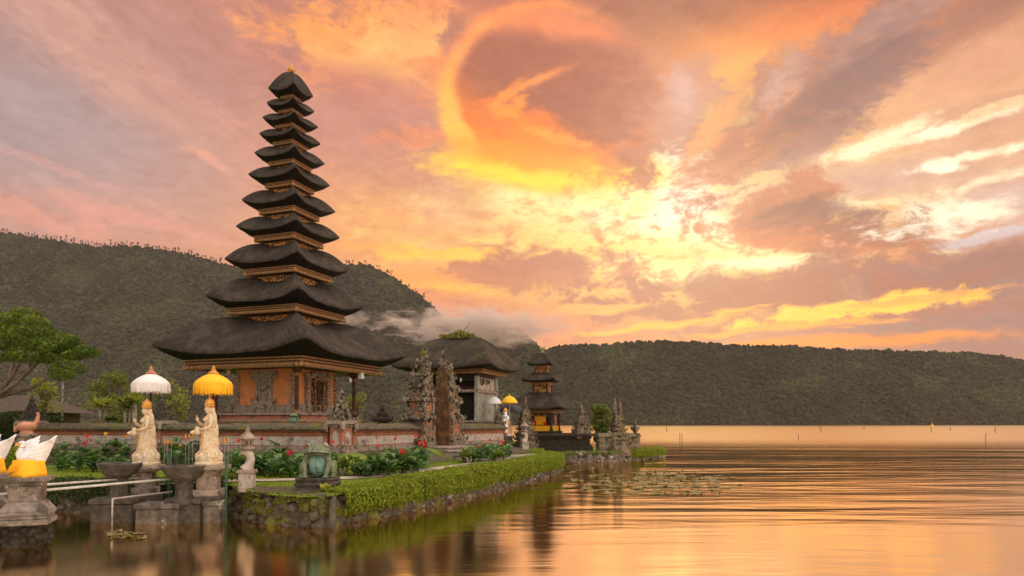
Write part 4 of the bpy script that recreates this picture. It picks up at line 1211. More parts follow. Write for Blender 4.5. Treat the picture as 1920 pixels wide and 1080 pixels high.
# ---- split gate
def gate_half(pos, sgn, label, H, seed, zb):
    """sgn +1: the half whose body extends along the wall away from the near end"""
    g = thing('split_gate_half', label, 'gate', (pos[0], pos[1], zb), math.atan2(WR.y, WR.x), 'two halves of the split gate')
    r = random.Random(seed)
    D = .92
    lv = [(0, .45, 1.30, 1.25), (.45, .62, 1.42, 1.12), (.62, 1.5, 1.02, 1.0), (1.5, 1.7, 1.25, 1.12), (1.7, 2.35, .90, .9), (2.35, 2.52, 1.10, 1.02), (2.52, 3.0, .74, .8), (3.0, 3.15, .92, .9),
          (3.15, 3.55, .55, .66), (3.55, 3.68, .70, .74), (3.68, 4.05, .38, .5), (4.05, 4.15, .48, .55), (4.15, 4.55, .22, .34), (4.55, 4.9, .12, .18)]
    lv = [(a * H / 4.9, b2 * H / 4.9, l, d) for a, b2, l, d in lv]
    m = MB(); bk = MB()
    for i, (z0, z1, l, d) in enumerate(lv):
        tgt = bk if i in (2, 4, 6) else m
        tgt.bz(sgn * l / 2, 0, z0, z1, l, d)
        if i in (1, 3, 5, 7, 9, 11):
            s = .30 - i * .012
            for sy in (-1, 1):
                horn(m, (sgn * (l - .08), sy * d * .42, z0), (sgn, sy * .8), s * 1.1)
                horn(m, (sgn * l * .5, sy * d * .46, z0 + .02), (sgn * .3, sy), s * .7)
            horn(m, (sgn * l * .95, 0, z0), (sgn, 0), s)
            for _ in range(26):
                m.ell((sgn * r.uniform(.1, l), (r.choice((-1, 1))) * d * .48, z0 + r.uniform(-.12, .3)), (r.uniform(.05, .12), r.uniform(.05, .10), r.uniform(.06, .14)), 1, jit=.6)
        if i in (2, 4, 6, 8):
            for sy in (-1, 1):                     # pilaster carving
                for _ in range(20):
                    m.ell((sgn * r.choice((.14, l - .10)), sy * d * .5, r.uniform(z0, z1)), (r.uniform(.06, .12), .06, r.uniform(.06, .14)), 1, jit=.6)
                m.bz(sgn * l * .9, sy * d * .47, z0, z1, .2, .14); m.bz(sgn * .12, sy * d * .47, z0, z1, .2, .14)
            for _ in range(16): m.ell((sgn * l, r.uniform(-.4, .4) * d, r.uniform(z0, z1)), (.08, r.uniform(.06, .12), r.uniform(.06, .14)), 1, jit=.6)
    m.lathe([(.09, lv[-1][0]), (.13, lv[-1][0] + .12), (.05, lv[-1][0] + .2), (.08, lv[-1][0] + .28), (.01, lv[-1][1] + .1)], (sgn * .08, 0, 0), 6)
    m.build('gate_carving', MAT['gatestone'], g)
    bk.build('gate_body', MAT['gatebrick'], g)
    # the smooth sawn inner face
    m = MB()
    for z0, z1, d in ((0, 1.5, .86), (1.5, 2.4, .78), (2.4, 3.0, .66), (3.0, 3.55, .52), (3.55, 4.1, .40)):
        m.bz(-sgn * .02, 0, z0 * H / 4.9, z1 * H / 4.9 - .004, .10, d)
    m.build('inner_face', mottle('brown_sawn_stone', (.115, .058, .026), (.075, .040, .022), 4, .85, .35, c3=(.20, .10, .04), s3=2.5), g)
    # yellow carved guardian strip at the foot
    return g
g1 = WC + WR * 6.25; g2 = WC + WR * 7.75
gate_half(g1, -1, 'near half of the ornate split gate, its carved side toward the water', 4.95, 3, 1.2)
gate_half(g2, 1, 'far half of the ornate split gate with its smooth brown inner face showing', 4.85, 4, 1.25)

# steps in front of the gate
gm_ = WC + WR * 7.0
stp = thing('stone_steps', 'broad weathered stone steps leading up to the split gate', 'steps', (gm_.x, gm_.y, 0), math.atan2(WR.y, WR.x))
for i, (d0, d1, z, hw) in enumerate(((-.6, 1.5, 1.42, 1.3), (1.5, 2.3, 1.27, 1.65), (2.3, 3.1, 1.12, 2.05), (3.1, 4.1, .97, 2.6))):
    m = MB(); m.bz(0, -(d0 + d1) / 2, .6, z, hw * 2, d1 - d0); m.bz(0, -(d0 + d1) / 2 - .04, z - .06, z + .012, hw * 2 + .06, d1 - d0 + .0); m.build('step', MAT['greystone'], stp, bevel=.02)

# ------------------------------------------------------------------ bank, stones
def poly_points(line, step):
    out = []
    for i in range(len(line) - 1):
        a, b2 = Vector(line[i]), Vector(line[i + 1]); n = max(1, int((b2 - a).length / step))
        out += [(a.lerp(b2, j / n), (b2 - a).normalized()) for j in range(n)]
    return out
def bank(name, line, label, ztop, mat, seed, rows=4, rs=(.15, .30), batter=.18, zlo=-.1):
    """rough stone edge along the water; the land lies to the left of the line"""
    w = tag(bpy.data.objects.new(name, None), label, 'bank'); COL.objects.link(w)
    w.location = (line[0][0], line[0][1], 0)
    o = Vector(line[0]); r = random.Random(seed)
    m = MB(); k = MB()
    pp = poly_points(line, .22)
    nv = []
    for p, d in pp:
        nn = Vector((-d.y, d.x))                   # towards the land
        q = p - o; zt = (ztop if ztop else gz1(p.x + nn.x * .4, p.y + nn.y * .4))
        a = q + nn * .12; b2 = q + nn * (.12 + batter); c2 = q + nn * .75
        nv += [(a.x, a.y, -.5), (a.x, a.y, zt * .35), (b2.x, b2.y, zt - .05), (b2.x + nn.x * .08, b2.y + nn.y * .08, zt + .01), (c2.x, c2.y, zt + .012)]
        for j in range(rows):
            if r.random() < .12: continue
            f = (j + r.uniform(.1, .9)) / rows; z = zlo + (zt - zlo - .02) * f
            rr = r.uniform(*rs) * (1.1 - .3 * f)
            pos = q + nn * (.10 + batter * f + r.uniform(-.05, .06)) + d * r.uniform(-.1, .1)
            m.ell((pos.x, pos.y, z), (rr * r.uniform(.8, 1.3), rr * r.uniform(.7, 1.0), rr * r.uniform(.55, .85)), 2 if seed == 1 else 1, (r.uniform(-.5, .5), r.uniform(-.5, .5), r.uniform(0, 6)), .38)
    n = len(pp); fs = []
    for i in range(n - 1):
        for j in range(4): fs.append((i * 5 + j, (i + 1) * 5 + j, (i + 1) * 5 + j + 1, i * 5 + j + 1))
    k.add(nv, fs)
    core = k.build('bank_core', MAT['mossrock'], w)
    m.build('bank_stones', mat, w, smooth=False)
    return w, pp, o
iend = 7
bank('stone_bank', FRONT[:9], 'rounded mossy black stone bank under the green frog statue', None, MAT['mossrock'], 1, 6, (.09, .19))
bank('stone_bank', FRONT[8:18], 'long stone bank below the clipped hedge', None, MAT['rock'], 2, 4, (.08, .17))
bank('stone_bank', FRONT[17:], 'grey stone bank around the small pagoda islet', .62, MAT['rock'], 3, 3, (.2, .38))
bank('stone_bank', LEFTB[1:] + [SHORE[0]], 'dark low bank behind the lotus basins and the railing', None, MAT['darkstone'], 4, 3, (.12, .24))

def hedge_along(name, line, label, ins, wid, ztop, zlow, n, size, mat, seed, thin=1.0, core=True, tap=0):
    """clipped hedge whose top is level and whose face hangs over the stones"""
    r = np.random.RandomState(seed)
    o = Vector(line[0]); pp = poly_points(line, .15); L = len(pp)
    h = tag(bpy.data.objects.new(name, None), label, 'hedge'); COL.objects.link(h); h.location = (o.x, o.y, 0)
    i = r.randint(0, L, n); top = r.rand(n) < .5
    base = np.array([(p.x - o.x, p.y - o.y) for p, d in pp])[i]; nn = np.array([(-d.y, d.x) for p, d in pp])[i]
    absx = base[:, 0] + o.x; absy = base[:, 1] + o.y
    u = r.rand(n); bump = fbm(absx * 1.5, absy * 1.5, 3, seed) - .5
    off = np.where(top, ins + u * wid, ins + bump * .22 - .05 * np.sin(u * 3.1))
    tf = np.clip(i * .15 / tap, 0, 1) if tap else 1.0
    zt = ztop + bump * .14 - (1 - tf) * (ztop - .80)
    low = zlow + .18 * (fbm(absx * 2.2, absy * 2.2, 3, seed + 3) - .5) * 2
    z = np.where(top, zt - .06 * (u > .9), low + (zt - low) * u)
    off = off + np.where(top, 0, .10 * (u < .25))
    P3 = np.stack([base[:, 0] + nn[:, 0] * off, base[:, 1] + nn[:, 1] * off, z], -1) + r.normal(size=(n, 3)) * .03
    nm = np.where(top[:, None], np.array([[0, 0, 1.0]]), np.concatenate([-nn, np.full((n, 1), .25)], 1))
    leaves('foliage', P3, size, mat, h, normals=nm, nw=1.0, up=.2, aspect=.55, seed=seed)
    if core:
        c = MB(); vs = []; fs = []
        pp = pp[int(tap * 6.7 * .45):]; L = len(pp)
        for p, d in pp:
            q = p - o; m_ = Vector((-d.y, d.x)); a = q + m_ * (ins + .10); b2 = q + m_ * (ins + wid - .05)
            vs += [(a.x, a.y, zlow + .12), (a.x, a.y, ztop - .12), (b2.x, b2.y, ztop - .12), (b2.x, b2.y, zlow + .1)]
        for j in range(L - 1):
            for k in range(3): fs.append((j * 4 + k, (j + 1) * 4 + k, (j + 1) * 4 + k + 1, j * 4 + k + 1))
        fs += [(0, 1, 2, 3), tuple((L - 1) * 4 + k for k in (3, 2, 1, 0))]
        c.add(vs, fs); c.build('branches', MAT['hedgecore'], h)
    return h
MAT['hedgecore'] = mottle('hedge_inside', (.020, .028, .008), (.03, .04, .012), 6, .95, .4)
hedge_along('hedge', FRONT[7:19], 'long clipped yellow-green hedge overhanging the stone bank', -.02, 1.05, .95, .30, 72000, .08, MAT['hedgeleaf'], 5, tap=3.5)
hedge_along('hedge', FRONT[23:], 'low clipped hedge at the right tip of the pagoda islet', -.1, 1.0, .74, .14, 12000, .12, MAT['hedgeleaf'], 6, tap=1.2)
hedge_along('ground_cover', FRONT[19:25], 'sparse green plants along the grey islet bank', .15, .7, .70, .42, 2600, .11, MAT['midleaf'], 8, core=False)
hedge_along('hedge', LEFTB[1:] + [SHORE[0]], 'dark leafy hedge on the bank behind the railing', .05, .8, .92, .22, 15000, .085, MAT['hedgedark'], 7)

# moss cushions on the frog's bank
R = np.random.RandomState(4); pp = poly_points(FRONT[:9], .05); o_ = FRONT[0]
i = R.randint(0, len(pp), 16000); f = R.rand(16000) ** .8
base = np.array([(p.x, p.y) for p, d in pp])[i]; nn = np.array([(-d.y, d.x) for p, d in pp])[i]
zz = .22 + .52 * f; off = .04 + .17 * f + R.uniform(-.04, .06, 16000)
pts = np.stack([base[:, 0] + nn[:, 0] * off - o_[0], base[:, 1] + nn[:, 1] * off - o_[1], zz], -1)
keep = fbm(np.arctan2(base[:, 1], base[:, 0]) * 60, zz * 4.5, 3, 2) > .46
mo = leaves('moss', pts[keep], .055, MAT['mossleaf'], None, normals=np.concatenate([-nn, np.full((16000, 1), .5)], 1)[keep], seed=3)
mo.location = (o_[0], o_[1], 0)
tag(mo, 'yellow-green moss on the black stones below the frog statue', 'moss', kind='stuff')
# bare earth round the frog
q = MB(); vs = []
fp = G(592, 921, .76)
for k in range(36):
    a = k / 36 * 6.283; rr = 1.25 * (1 + .18 * math.sin(3 * a + 1)); x = fp.x - .45 + rr * 1.2 * math.cos(a); y = fp.y + .35 + rr * .55 * math.sin(a)
    vs.append((x, y, gz1(x, y) + .025))
vs.append((fp.x, fp.y + .3, gz1(fp.x, fp.y) + .03)); q.add(vs, [(k, (k + 1) % 36, 36) for k in range(36)])
tag(q.build('soil', MAT['soil'], smooth=True), 'bare brown earth patch around the frog statue', 'soil', kind='structure')
# grass blades on the lawns in view
R = np.random.RandomState(12); n = 90000
gx = R.uniform(-16, 3, n); gy = R.uniform(16.6, 34, n)
k = inside(gx, gy); d1 = (gx - WC.x) * NR.x + (gy - WC.y) * NR.y; d2 = (gx - WC.x) * NL.x + (gy - WC.y) * NL.y
k &= np.maximum(d1, d2) > 1.2
pa = np.array(chaik(PATH)); dist = np.min(np.hypot(gx[:, None] - pa[None, :, 0], gy[:, None] - pa[None, :, 1]), 1)
k &= (dist > .62) & ~((np.hypot((gx - fp.x + .15) / 1.5, (gy - fp.y - .35) / .55) < 1.2))
gx, gy = gx[k], gy[k]; n = len(gx); gzv = gz(gx, gy)
h = R.uniform(.03, .075, n); a = R.uniform(0, 6.283, n); lx, ly = R.normal(size=n) * .025, R.normal(size=n) * .025
V = np.stack([np.stack([gx - np.cos(a) * .012, gy - np.sin(a) * .012, gzv], -1), np.stack([gx + np.cos(a) * .012, gy + np.sin(a) * .012, gzv], -1), np.stack([gx + lx, gy + ly, gzv + h], -1)], 1).reshape(-1, 3)
tag(npmesh('grass', V, np.arange(3 * n).reshape(n, 3), leafmat('grass_blades', (.13, .20, .018), (.29, .33, .03))), 'short bright green lawn grass between hedge, path and wall', 'grass', kind='stuff')

# ------------------------------------------------------------------ statues and water garden
S1 = P(274, 871, 18.5); S2 = P(392, 871, 18.0)
def finger_hand(m, wrist, dirv, up, s):
    """palm, four bent fingers and a thumb"""
    d = Vector(dirv).normalized(); u = Vector(up).normalized(); sd = d.cross(u).normalized(); w = Vector(wrist)
    m.ell(w + d * .045 * s, (.042 * s, .03 * s, .048 * s), 2)
    for i, ln in enumerate((.062, .075, .07, .055)):
        o = w + d * .075 * s + sd * (i - 1.5) * .021 * s
        m.tube([o, o + d * ln * .5 * s + u * .004, o + d * ln * s - u * .015 * s], [.0125 * s, .0115 * s, .008 * s], 6)
    o = w + d * .03 * s + sd * -.04 * s
    m.tube([o, o + d * .03 * s - sd * .025 * s, o + d * .06 * s - sd * .03 * s], [.014 * s, .013 * s, .009 * s], 6)

def deity(pos, rz, label, seed, vessel=True):
    """ivory temple maiden, local: faces -x-ish, feet at z 0, about 1.8 m tall"""
    g = thing('statue', label, 'statue', pos, rz, 'ivory maiden statues under parasols')
    r = random.Random(seed)
    m = MB()
    # base of curling waves
    m.lathe([(.35, -.02), (.36, .05), (.31, .08), (.32, .12)], n=18)
    for i in range(16):
        a = i / 16 * 6.283 + r.uniform(-.1, .1); m.ell((math.cos(a) * .245, math.sin(a) * .245, .14 + r.uniform(0, .07)), (.085, .085, .09), 2)
    for i in range(9):
        a = i / 9 * 6.283 + .3; m.tube([(math.cos(a) * .28, math.sin(a) * .28, .1), (math.cos(a) * .31, math.sin(a) * .31, .25), (math.cos(a) * .26, math.sin(a) * .26, .33), (math.cos(a) * .21, math.sin(a) * .21, .27)], [.055, .048, .036, .018], 7)
    # wrapped skirt, sweeping back
    m.lathe([(.27, .1), (.245, .25), (.21, .45), (.19, .62), (.18, .78), (.17, .9), (.145, 1.0)], (0, .0, 0), 20)
    m.ell((.05, .02, .42), (.19, .215, .42), 3, (0, .18, 0)); m.ell((.10, 0, .28), (.16, .20, .28), 3)
    for i in range(6):                                   # folds
        a = 2.2 + i * .36; m.tube([(math.cos(a) * .17, math.sin(a) * .17, .92), (math.cos(a) * .195, math.sin(a) * .195, .5), (math.cos(a) * .265, math.sin(a) * .265, .14)], [.026, .03, .034], 6)
    # hips, waist, bust, shoulders, neck, head
    m.ell((0, 0, .92), (.17, .19, .13), 3); m.ell((0, 0, 1.06), (.12, .145, .13), 3); m.ell((-.015, 0, 1.19), (.125, .165, .12), 3)
    for s in (-1, 1): m.ell((-.10, s * .07, 1.18), (.065, .065, .06), 2)
    m.ell((0, 0, 1.265), (.085, .185, .055), 3); m.tube([(0, 0, 1.26), (-.01, 0, 1.38)], [.062, .055], 10)
    m.ell((-.02, 0, 1.46), (.098, .085, .122), 3); m.ell((-.055, 0, 1.41), (.06, .06, .06), 2)
    m.tube([(-.112, 0, 1.475), (-.135, 0, 1.44)], [.012, .018], 6)                     # nose
    for s in (-1, 1):
        m.ell((-.015, s * .09, 1.455), (.022, .014, .04), 2); m.ell((-.015, s * .092, 1.40), (.018, .014, .03), 2)
        m.ell((-.098, s * .034, 1.487), (.014, .02, .010), 1)
    m.ell((-.105, 0, 1.405), (.014, .026, .010), 1)
    # hair and robe falling down the back
    m.ell((.07, 0, 1.38), (.06, .09, .17), 3); m.ell((.12, 0, 1.15), (.06, .13, .24), 3); m.ell((.15, 0, .85), (.07, .15, .28), 3)
    # arms: one hand raised palm outward, one holding the vessel at the waist
    m.tube([(0, .19, 1.25), (-.03, .245, 1.08), (-.06, .235, 1.0)], [.058, .05, .046], 9); m.tube([(-.06, .235, 1.0), (-.18, .17, 1.06), (-.27, .11, 1.14)], [.046, .04, .03], 9)
    finger_hand(m, (-.27, .11, 1.14), (-.25, -.1, 1), (-1, 0, 0), 1.15)
    m.tube([(0, -.19, 1.25), (-.02, -.245, 1.08), (-.05, -.24, .98)], [.058, .05, .046], 9); m.tube([(-.05, -.24, .98), (-.17, -.17, .94), (-.25, -.07, .93)], [.046, .04, .03], 9)
    finger_hand(m, (-.25, -.07, .93), (-.5, .9, 0), (0, 0, 1), 1.15)
    if vessel:
        m.ell((-.30, .02, .86), (.10, .10, .10), 2); m.tube([(-.36, .02, .86), (-.46, .02, .84)], [.06, .035], 8); m.tube([(-.30, .02, .93), (-.30, .02, 1.0)], [.04, .055], 8)
    # shawl ribbons
    for s in (-1, 1): m.tube([(.02, s * .18, 1.24), (-.10, s * .13, 1.05), (-.14, s * .14, .8), (-.165, s * .165, .5), (-.185, s * .2, .2)], [.03, .03, .035, .04, .04], 7)
    body = link('body', voxel(m, .0135, 2), MAT['ivory'], g)
    # gilded crown
    m = MB()
    m.lathe([(.108, 1.515), (.128, 1.54), (.122, 1.565), (.106, 1.58), (.118, 1.60), (.122, 1.635), (.105, 1.66), (.11, 1.68), (.08, 1.705), (.06, 1.72), (.03, 1.745), (.028, 1.76), (.005, 1.79)], (-.005, 0, 0), 16)
    for i in range(11):
        a = math.pi + (i - 5) * .34; m.ell((-.005 + math.cos(a) * .112, math.sin(a) * .112, 1.585), (.014, .02, .035), 1)
    for s in (-1, 1): m.tube([(.02, s * .10, 1.50), (.03, s * .15, 1.55), (.03, s * .14, 1.63)], [.025, .025, .008], 6)
    m.build('crown', MAT['ochre'], g, smooth=True)
    m = MB(); b2 = MB()
    for k in range(18):
        a = k / 18 * 6.283; m.ell((math.cos(a) * .10 - .02, math.sin(a) * .13, 1.285 - .05 * max(0, -math.cos(a))), (.024, .024, .018), 1)
        b2.ell((math.cos(a) * .150, math.sin(a) * .172, .985), (.022, .026, .03), 1)
    m.build('collar', MAT['ochre'], g, smooth=True); b2.build('belt', MAT['ochre'], g, smooth=True)
    m = MB()
    for y, z in ((0, .9), (.02, .82), (-.01, .74), (.01, .66), (0, .58), (0, .5)): m.ell((-.185 - (.9 - z) * .07, y, z), (.035, .055, .055), 1, jit=.4)
    m.build('sash', MAT['ochre'], g, smooth=True)
    for s in (-1, 1):
        m = MB(); m.ell((-.02, s * .20, 1.2), (.055, .045, .04), 1, jit=.3); m.build('armband', MAT['ochre'], g, smooth=True)
    return g

def umbrella(pos, label, mat, seed, group='tall ceremonial parasols', R_=.50, H=2.42, droop=.22, fin='ochre'):
    g = thing('parasol', label, 'parasol', pos, 0, group)
    r = random.Random(seed); N = 16
    m = MB(); m.tube([(0, 0, 0), (0, 0, H - .05)], .022, 8); m.build('pole', MAT['darkwood'], g, smooth=True)
    m = MB(); prof = [(.02, H), (.12, H - .03), (.24, H - .085), (.36, H - .16), (.45, H - .245), (R_, H - .33)]
    vs = []; fs = []
    for rr, z in prof:
        for k in range(N * 2):
            a = k / (N * 2) * 6.283; s = 1 - .02 * (k % 2) * (rr / R_); vs.append((rr * s * math.cos(a), rr * s * math.sin(a), z + (.012 if k % 2 else 0) * rr / R_ * -1))
    K = N * 2
    for i in range(len(prof) - 1):
        for k in range(K): fs.append((i * K + k, (i + 1) * K + k, (i + 1) * K + (k + 1) % K, i * K + (k + 1) % K))
    m.add(vs, fs); can = m.build('canopy', mat, g, smooth=True)
    md = can.modifiers.new('s', 'SOLIDIFY'); md.thickness = .012
    m = MB()
    for k in range(N):
        a = k / N * 6.283; m.tube([(.02, 0, H - .3), ] if False else [(math.cos(a) * .03, math.sin(a) * .03, H - .04), (math.cos(a) * .28, math.sin(a) * .28, H - .12), (math.cos(a) * .47, math.sin(a) * .47, H - .32)], .007, 4)
    m.build('rib', MAT['wood'], g)
    m = MB(); K = 150                                    # hanging fringe strands, two layers
    for k in range(K):
        a = k / K * 6.283 + r.uniform(-.01, .01)
        for rr, zz, dl in ((R_ - .005, H - .33, droop), (R_ - .035, H - .33, droop * .8)):
            l = dl * r.uniform(.78, 1.08); w = .0135
            c, s = math.cos(a), math.sin(a); tx, ty = -s * w, c * w
            rr2 = rr + r.uniform(-.02, .02)
            m.add([(c * rr - tx, s * rr - ty, zz + .02), (c * rr + tx, s * rr + ty, zz + .02), (c * rr2 + tx * .7, s * rr2 + ty * .7, zz - l), (c * rr2 - tx * .7, s * rr2 - ty * .7, zz - l)], [(0, 1, 2, 3)])
    m.build('fringe', mat, can)
    m = MB(); m.lathe([(.13, H - .03), (.15, H - .0), (.10, H + .03), (.06, H + .05), (.075, H + .08), (.03, H + .11), (.045, H + .135), (.008, H + .20)], n=12)
    m.build('finial', MAT[fin], g, smooth=True)
    return g
Z1 = S1.z; Z2 = S2.z
deity(S1, rad(35), 'ivory and gold maiden statue pouring from a jar under the white parasol', 1)
deity(S2, rad(35), 'ivory and gold maiden statue pouring from a jar under the yellow parasol', 2)
ua = P(283, 722, 18.9); ub = P(400, 722, 18.4)
umbrella((ua.x, ua.y, gz1(ua.x, ua.y) - .02), 'white fringed parasol with red finial above the left maiden statue', MAT['whitecloth'], 1, H=ua.z + .33 - gz1(ua.x, ua.y) + .02, fin='terracotta')
umbrella((ub.x, ub.y, gz1(ub.x, ub.y) - .02), 'bright yellow fringed parasol above the right maiden statue', MAT['yellow'], 2, H=ub.z + .33 - gz1(ub.x, ub.y) + .02, droop=.27)

def pedestal(pos, ztop, label, w, mat):
    g = thing('pedestal', label, 'pedestal', (pos.x, pos.y, 0), rad(10))
    m = MB(); m.bz(0, 0, ztop - .12, ztop - .02, w * 1.9, w * 1.7); m.bz(0, 0, ztop - .17, ztop - .12, w * 1.5, w * 1.35); m.build('slab', MAT['greystone'], g, bevel=.02)
    m = MB(); m.bz(0, 0, .75, ztop - .17, w, w); m.bz(0, 0, .62, .80, w * 1.35, w * 1.35); m.build('shaft', mat, g, bevel=.02)
    m = MB(); m.bz(0, 0, -.3, .62, w * 1.6, w * 1.6); m.build('footing', MAT['darkstone'], g, bevel=.03)
    return g
pedestal(S1, Z1 - .0, 'square grey stone pedestal under the left maiden statue', .42, MAT['pierstone'])
pedestal(S2, Z2 - .0, 'square dark stone pedestal under the right maiden statue', .50, MAT['greystone'])

def basin(px, pyrim, d, R_, label, seed):
    c = P(px, pyrim, d); zr = c.z
    g = thing('lotus_basin', label, 'basin', (c.x, c.y, 0), rad(seed * 20), 'round stone lotus basins')
    n = 40; vs = []; fs = []; r = random.Random(seed)
    prof = [(.20, zr - .40), (.26, zr - .37), (.40, zr - .26), (.49, zr - .14), (.53, zr - .06), (.555, zr - .01), (.54, zr + .02), (.50, zr - .01), (.45, zr - .08)]
    m = MB()
    for k_, (rr, z) in enumerate(prof):
        for k in range(n):
            a = k / n * 6.283; s = 1 + (.035 * math.cos(a * 12) if 2 <= k_ <= 6 else 0) + r.uniform(-.008, .008)
            vs.append((rr / .555 * R_ * s * math.cos(a), rr / .555 * R_ * s * math.sin(a), z))
    for i in range(len(prof) - 1):
        for k in range(n): fs.append((i * n + k, i * n + (k + 1) % n, (i + 1) * n + (k + 1) % n, (i + 1) * n + k))
    fs.append(tuple((len(prof) - 1) * n + k for k in range(n)))
    m.add(vs, fs); m.build('bowl', MAT['darkstone'], g, smooth=True)
    m = MB(); m.lathe([(.34, .45), (.36, .55), (.26, .60), (.22, .70), (.20, zr - .55), (.24, zr - .50), (.19, zr - .45), (.24, zr - .38)], n=18); m.build('stem', MAT['darkstone'], g, smooth=True)
    return g
basin(224, 869, 17.9, .53, 'broad dark lotus basin left of the left maiden statue', 1)
basin(346, 874, 17.6, .55, 'broad dark lotus basin between the two maiden statues', 2)
def plinth_block(px, py, d, w, dp, h, label, mat, rz=0.1, seed=0, nm='stone_block'):
    c = P(px, py, d); g = thing(nm, label, 'stone block', (c.x, c.y, 0), rz)
    m = MB(); m.bz(0, 0, -.4, h - .13, w, dp, top=(.97, .97)); m.build('block', mat, g, bevel=.04)
    m = MB(); m.bz(0, 0, h - .13, h, w * 1.06, dp * 1.06); m.build('cap', mat, g, bevel=.03)
plinth_block(222, 950, 17.9, 1.05, .8, .58, 'dark block footing in the water under the left lotus basin', MAT['darkstone'])
plinth_block(303, 950, 17.5, 1.02, .7, .50, 'pale grey cracked block in the water between the basins', MAT['wetblock'])
plinth_block(352, 945, 17.75, .85, .8, .60, 'dark block footing in the water under the right lotus basin', MAT['darkstone'])
plinth_block(402, 950, 17.75, .45, .45, .52, 'rough small block below the right maiden statue', MAT['wetblock'])

# pipe railings
def pipe(a, b2, r_, label, mat='pipe', legs=()):
    m = MB(); m.tube([a, b2], r_, 10)
    for l in legs: m.tube(l, r_, 8)
    tag(m.build('railing', MAT[mat], None, smooth=True), label, 'railing')
pipe(P(-60, 919, 14.6), P(262, 896, 18.3), .026, 'pale grey pipe railing, the farther of the two long ones')
pipe(P(-60, 932, 13.6), P(330, 897, 17.6), .028, 'pale grey pipe railing, the nearer of the two long ones')
pa_ = P(211, 935, 17.2); pb_ = P(324, 922, 18.0)
pipe(pa_, pb_, .022, 'thin bent pipe rail standing in the water before the basins', 'palestone', [[pa_, (pa_.x, pa_.y, -.3)]])

# swans on stone piers
def swan(pos, rz, label, seed):
    g = thing('swan_statue', label, 'statue', pos, rz, 'white swan statues wrapped in yellow cloth')
    m = MB()
    m.ell((0, 0, .22), (.20, .26, .22), 3); m.ell((-.06, 0, .36), (.14, .15, .16), 3)
    m.tube([(-.10, 0, .32), (-.15, 0, .45), (-.15, 0, .56), (-.12, 0, .64)], [.10, .075, .055, .05], 12)
    m.ell((-.13, 0, .68), (.068, .055, .058), 3)
    body = link('body', voxel(m, .014, 2), MAT['swanwhite'], g)
    m = MB(); m.tube([(-.18, 0, .675), (-.24, 0, .655), (-.275, 0, .64)], [.035, .026, .008], 8); m.build('beak', MAT['ochre'], g, smooth=True)
    m = MB()
    for s in (-1, 1): m.ell((-.165, s * .045, .695), (.010, .008, .010), 1)
    m.build('eye', MAT['black'], g, smooth=True)
    m = MB()
    for k in range(14):
        a = k / 14 * 6.283; m.ell((-.125 + math.cos(a) * .056, math.sin(a) * .056, .60), (.014, .014, .012), 1)
    m.build('collar', MAT['ochre'], g)
    for s in (-1, 1):                                      # raised curved wings with scalloped feather rows
        m = MB(); vs = []; fs = []; nu, nv_ = 12, 24
        for j in range(nv_ + 1):
            f = j / nv_
            xl = -.09 - .03 * math.sin(f * 2.2) + .22 * max(0, f - .55) ** 1.3 * 2.0
            xr = .17 + .20 * f ** .8 + .022 * (1 - (f * 9) % 1) * (f > .12)
            for i in range(nu + 1):
                u = i / nu
                x = xl + (xr - xl) * u
                z = .22 + .60 * f * (.74 + .26 * u) + .02 * u
                y = s * (.16 + .12 * f + .05 * math.sin(u * 3.1) + .014 * ((f * 9) % 1))
                vs.append((x, y, z))
        for j in range(nv_):
            for i in range(nu): fs.append((j * (nu + 1) + i, j * (nu + 1) + i + 1, (j + 1) * (nu + 1) + i + 1, (j + 1) * (nu + 1) + i))
        m.add(vs, fs)
        w = m.build('wing', MAT['swanwhite'], g, smooth=False)
        md = w.modifiers.new('s', 'SOLIDIFY'); md.thickness = .03; md.offset = 0
    m = MB(); prof = [(.30, -.02), (.285, .08), (.27, .2), (.255, .31), (.25, .345)]; vs = []; fs = []; n = 40
    for i, (rr, z) in enumerate(prof):
        for k in range(n):
            a = k / n * 6.283; s = 1 + .03 * math.sin(a * 7 + z * 9) * (1 - z) ; sqf = 1 / max(abs(math.cos(a)), abs(math.sin(a))) ** .45
            vs.append((rr * .92 * s * sqf * math.cos(a), rr * 1.05 * s * sqf * math.sin(a), z + (.02 * math.sin(a * 2 + .5) if i == 4 else 0)))
    for i in range(len(prof) - 1):
        for k in range(n): fs.append((i * n + k, i * n + (k + 1) % n, (i + 1) * n + (k + 1) % n, (i + 1) * n + k))
    m.add(vs, fs)
    for k in range(3): m.tube([(-.30 + k * .02, -.2 + k * .05, .30 - k * .06), (-.31, .05, .22 - k * .05), (-.27, .26, .10 - k * .02)], [.012, .02, .012], 6)
    c = m.build('cloth', MAT['yellow'], g, smooth=True); md = c.modifiers.new('s', 'SOLIDIFY'); md.thickness = .015
    return g
